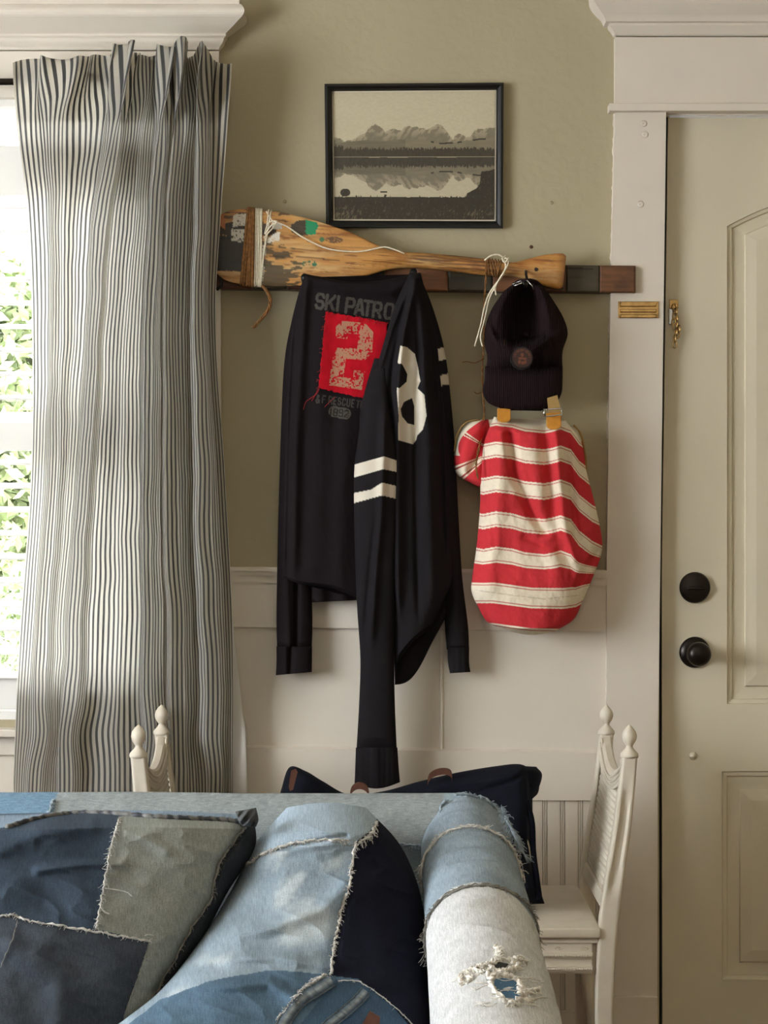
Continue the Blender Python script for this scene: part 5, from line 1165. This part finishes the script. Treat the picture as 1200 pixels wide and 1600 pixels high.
def rel_r(px, py, u, v):
    r = crease(px, py, [(330, 1470), (420, 1450), (500, 1420), (540, 1390)], 14, .014)+crease(px, py, [(240, 1545), (330, 1500), (430, 1495), (515, 1510)], 9, .012)
    r += crease(px, py, [(200, 1590), (300, 1545), (420, 1535), (460, 1560)], 10, .012)+crease(px, py, [(390, 1340), (450, 1330), (520, 1315)], 8, .006)-crease(px, py, [(385, 1348), (450, 1322), (540, 1306)], 4, .006)
    r -= crease(px, py, [(590, 1300), (640, 1370), (664, 1450), (668, 1520)], 6, .004)+crease(px, py, [(545, 1385), (528, 1440), (516, 1520)], 9, .006)
    return r+wrk(px, py, 145, .9)
cr = loft('denim_cushion', [(448, 1262, 2.66), (396, 1322, 2.64), (362, 1390, 2.60), (312, 1470, 2.52), (248, 1550, 2.42), (150, 1630, 2.33), (60, 1740, 2.27)],
     [(572, 1262, 2.66), (625, 1320, 2.64), (655, 1390, 2.60), (668, 1470, 2.54), (672, 1550, 2.46), (674, 1630, 2.38), (678, 1740, 2.30)], 'denim', None, 270, 300, .13, .08, 2.3, rel_r, col_r, cap=.12, sag=lambda u, v: -8*np.sin(u*math.pi)*(1-v)**6)
tag(cr, 'light blue and navy denim back cushion beside the rolled arm', 'cushion', 'denim cushions on the sofa')
m = MB(); fray(m, onpath(cr, [(378, 1356), (410, 1335), (440, 1322), (475, 1314), (510, 1312), (545, 1314)], 60, .003), .0024, 120, .007, 50)
fray(m, onpath(cr, [(556, 1315), (551, 1345), (545, 1385), (534, 1420), (528, 1450), (522, 1480), (516, 1522)], 60, .003), .0023, 140, .007, 51)
fray(m, onpath(cr, [(588, 1284), (584, 1296), (576, 1306), (560, 1316)], 20, .004), .0026, 60, .01, 52)
fray(m, onpath(cr, [(528, 1533), (558, 1533), (585, 1548), (615, 1572), (645, 1600)], 40, .003), .0011, 20, .005, 53)
o = m.build('frayed_seam', 'fray', cr, True); o['kind'] = 'stuff'
m = MB(); fray(m, onpath(cr, [(385, 1350), (372, 1368), (355, 1395), (340, 1420)], 30, .003), .003, 30, .008, 54); o = m.build('frayed_seam', 'fray_grey', cr, True); o['kind'] = 'stuff'
def strip(o, pts, w, name, seed):
    """folded jean seam strap standing on the cushion"""
    q = crv(np.array(pts, float), np.linspace(0, 1, 40)); m = MB(); rows = []
    for k in range(40):
        a = q[max(k-1, 0)]; b = q[min(k+1, 39)]; t = (b-a)/np.linalg.norm(b-a); nrm = np.array([-t[1], t[0]])
        rows.append([hit(o, *(q[k]+nrm*w*s_), l_) or Vector(P(*(q[k]+nrm*w*s_), 2.25)) for s_, l_ in ((-1, .001), (-.95, .008), (-.8, .006), (-.6, .010), (0, .011), (.6, .010), (.8, .006), (.95, .008), (1, .001))])
    n = 9; m.add([tuple(p) for r in rows for p in r], [(i*n+j, i*n+j+1, (i+1)*n+j+1, (i+1)*n+j) for i in range(39) for j in range(n-1)])
    ob = m.build(name, 'denim', o, True); nn_ = len(ob.data.vertices); ca = ob.data.color_attributes.new('Col', 'FLOAT_COLOR', 'POINT'); c4 = np.ones((nn_, 4), np.float32)
    idx = np.arange(nn_); cross = idx % n; al = idx//n; base = np.where(((cross == 1) | (cross == 7) | (cross == 4))[:, None], lin((120, 126, 126)), lin((70, 82, 92))); c4[:, :3] = base*(.6+.8*vn(al/1.1, cross*1., seed))[:, None]; ca.data.foreach_set('color', c4.ravel())
    return ob
strip(cr, [(518, 1531), (495, 1546), (470, 1562), (448, 1590), (436, 1615)], 11, 'waistband_strip', 3); strip(cr, [(572, 1548), (560, 1562), (540, 1580), (515, 1600), (500, 1615)], 9, 'waistband_strip', 6)
m = MB(); fray(m, onpath(cr, [(508, 1522), (490, 1533), (468, 1550), (455, 1572), (434, 1590)], 40, .005), .0022, 120, .009, 60); o = m.build('frayed_seam', 'fray', cr, True); o['kind'] = 'stuff'
hp = [hit(cr, a, b, .004) for a, b in [(578, 1580), (594, 1590), (592, 1612), (560, 1612)]]
if all(hp):
    m = MB(); m.add([tuple(p) for p in hp]+[tuple(p+Vector((0, .003, 0))) for p in hp], [(0, 1, 2, 3), (7, 6, 5, 4), (0, 4, 5, 1), (1, 5, 6, 2), (2, 6, 7, 3), (3, 7, 4, 0)]); tag(m.build('leather_label', 'brown_leather', cr), 'plain brown leather waistband label')
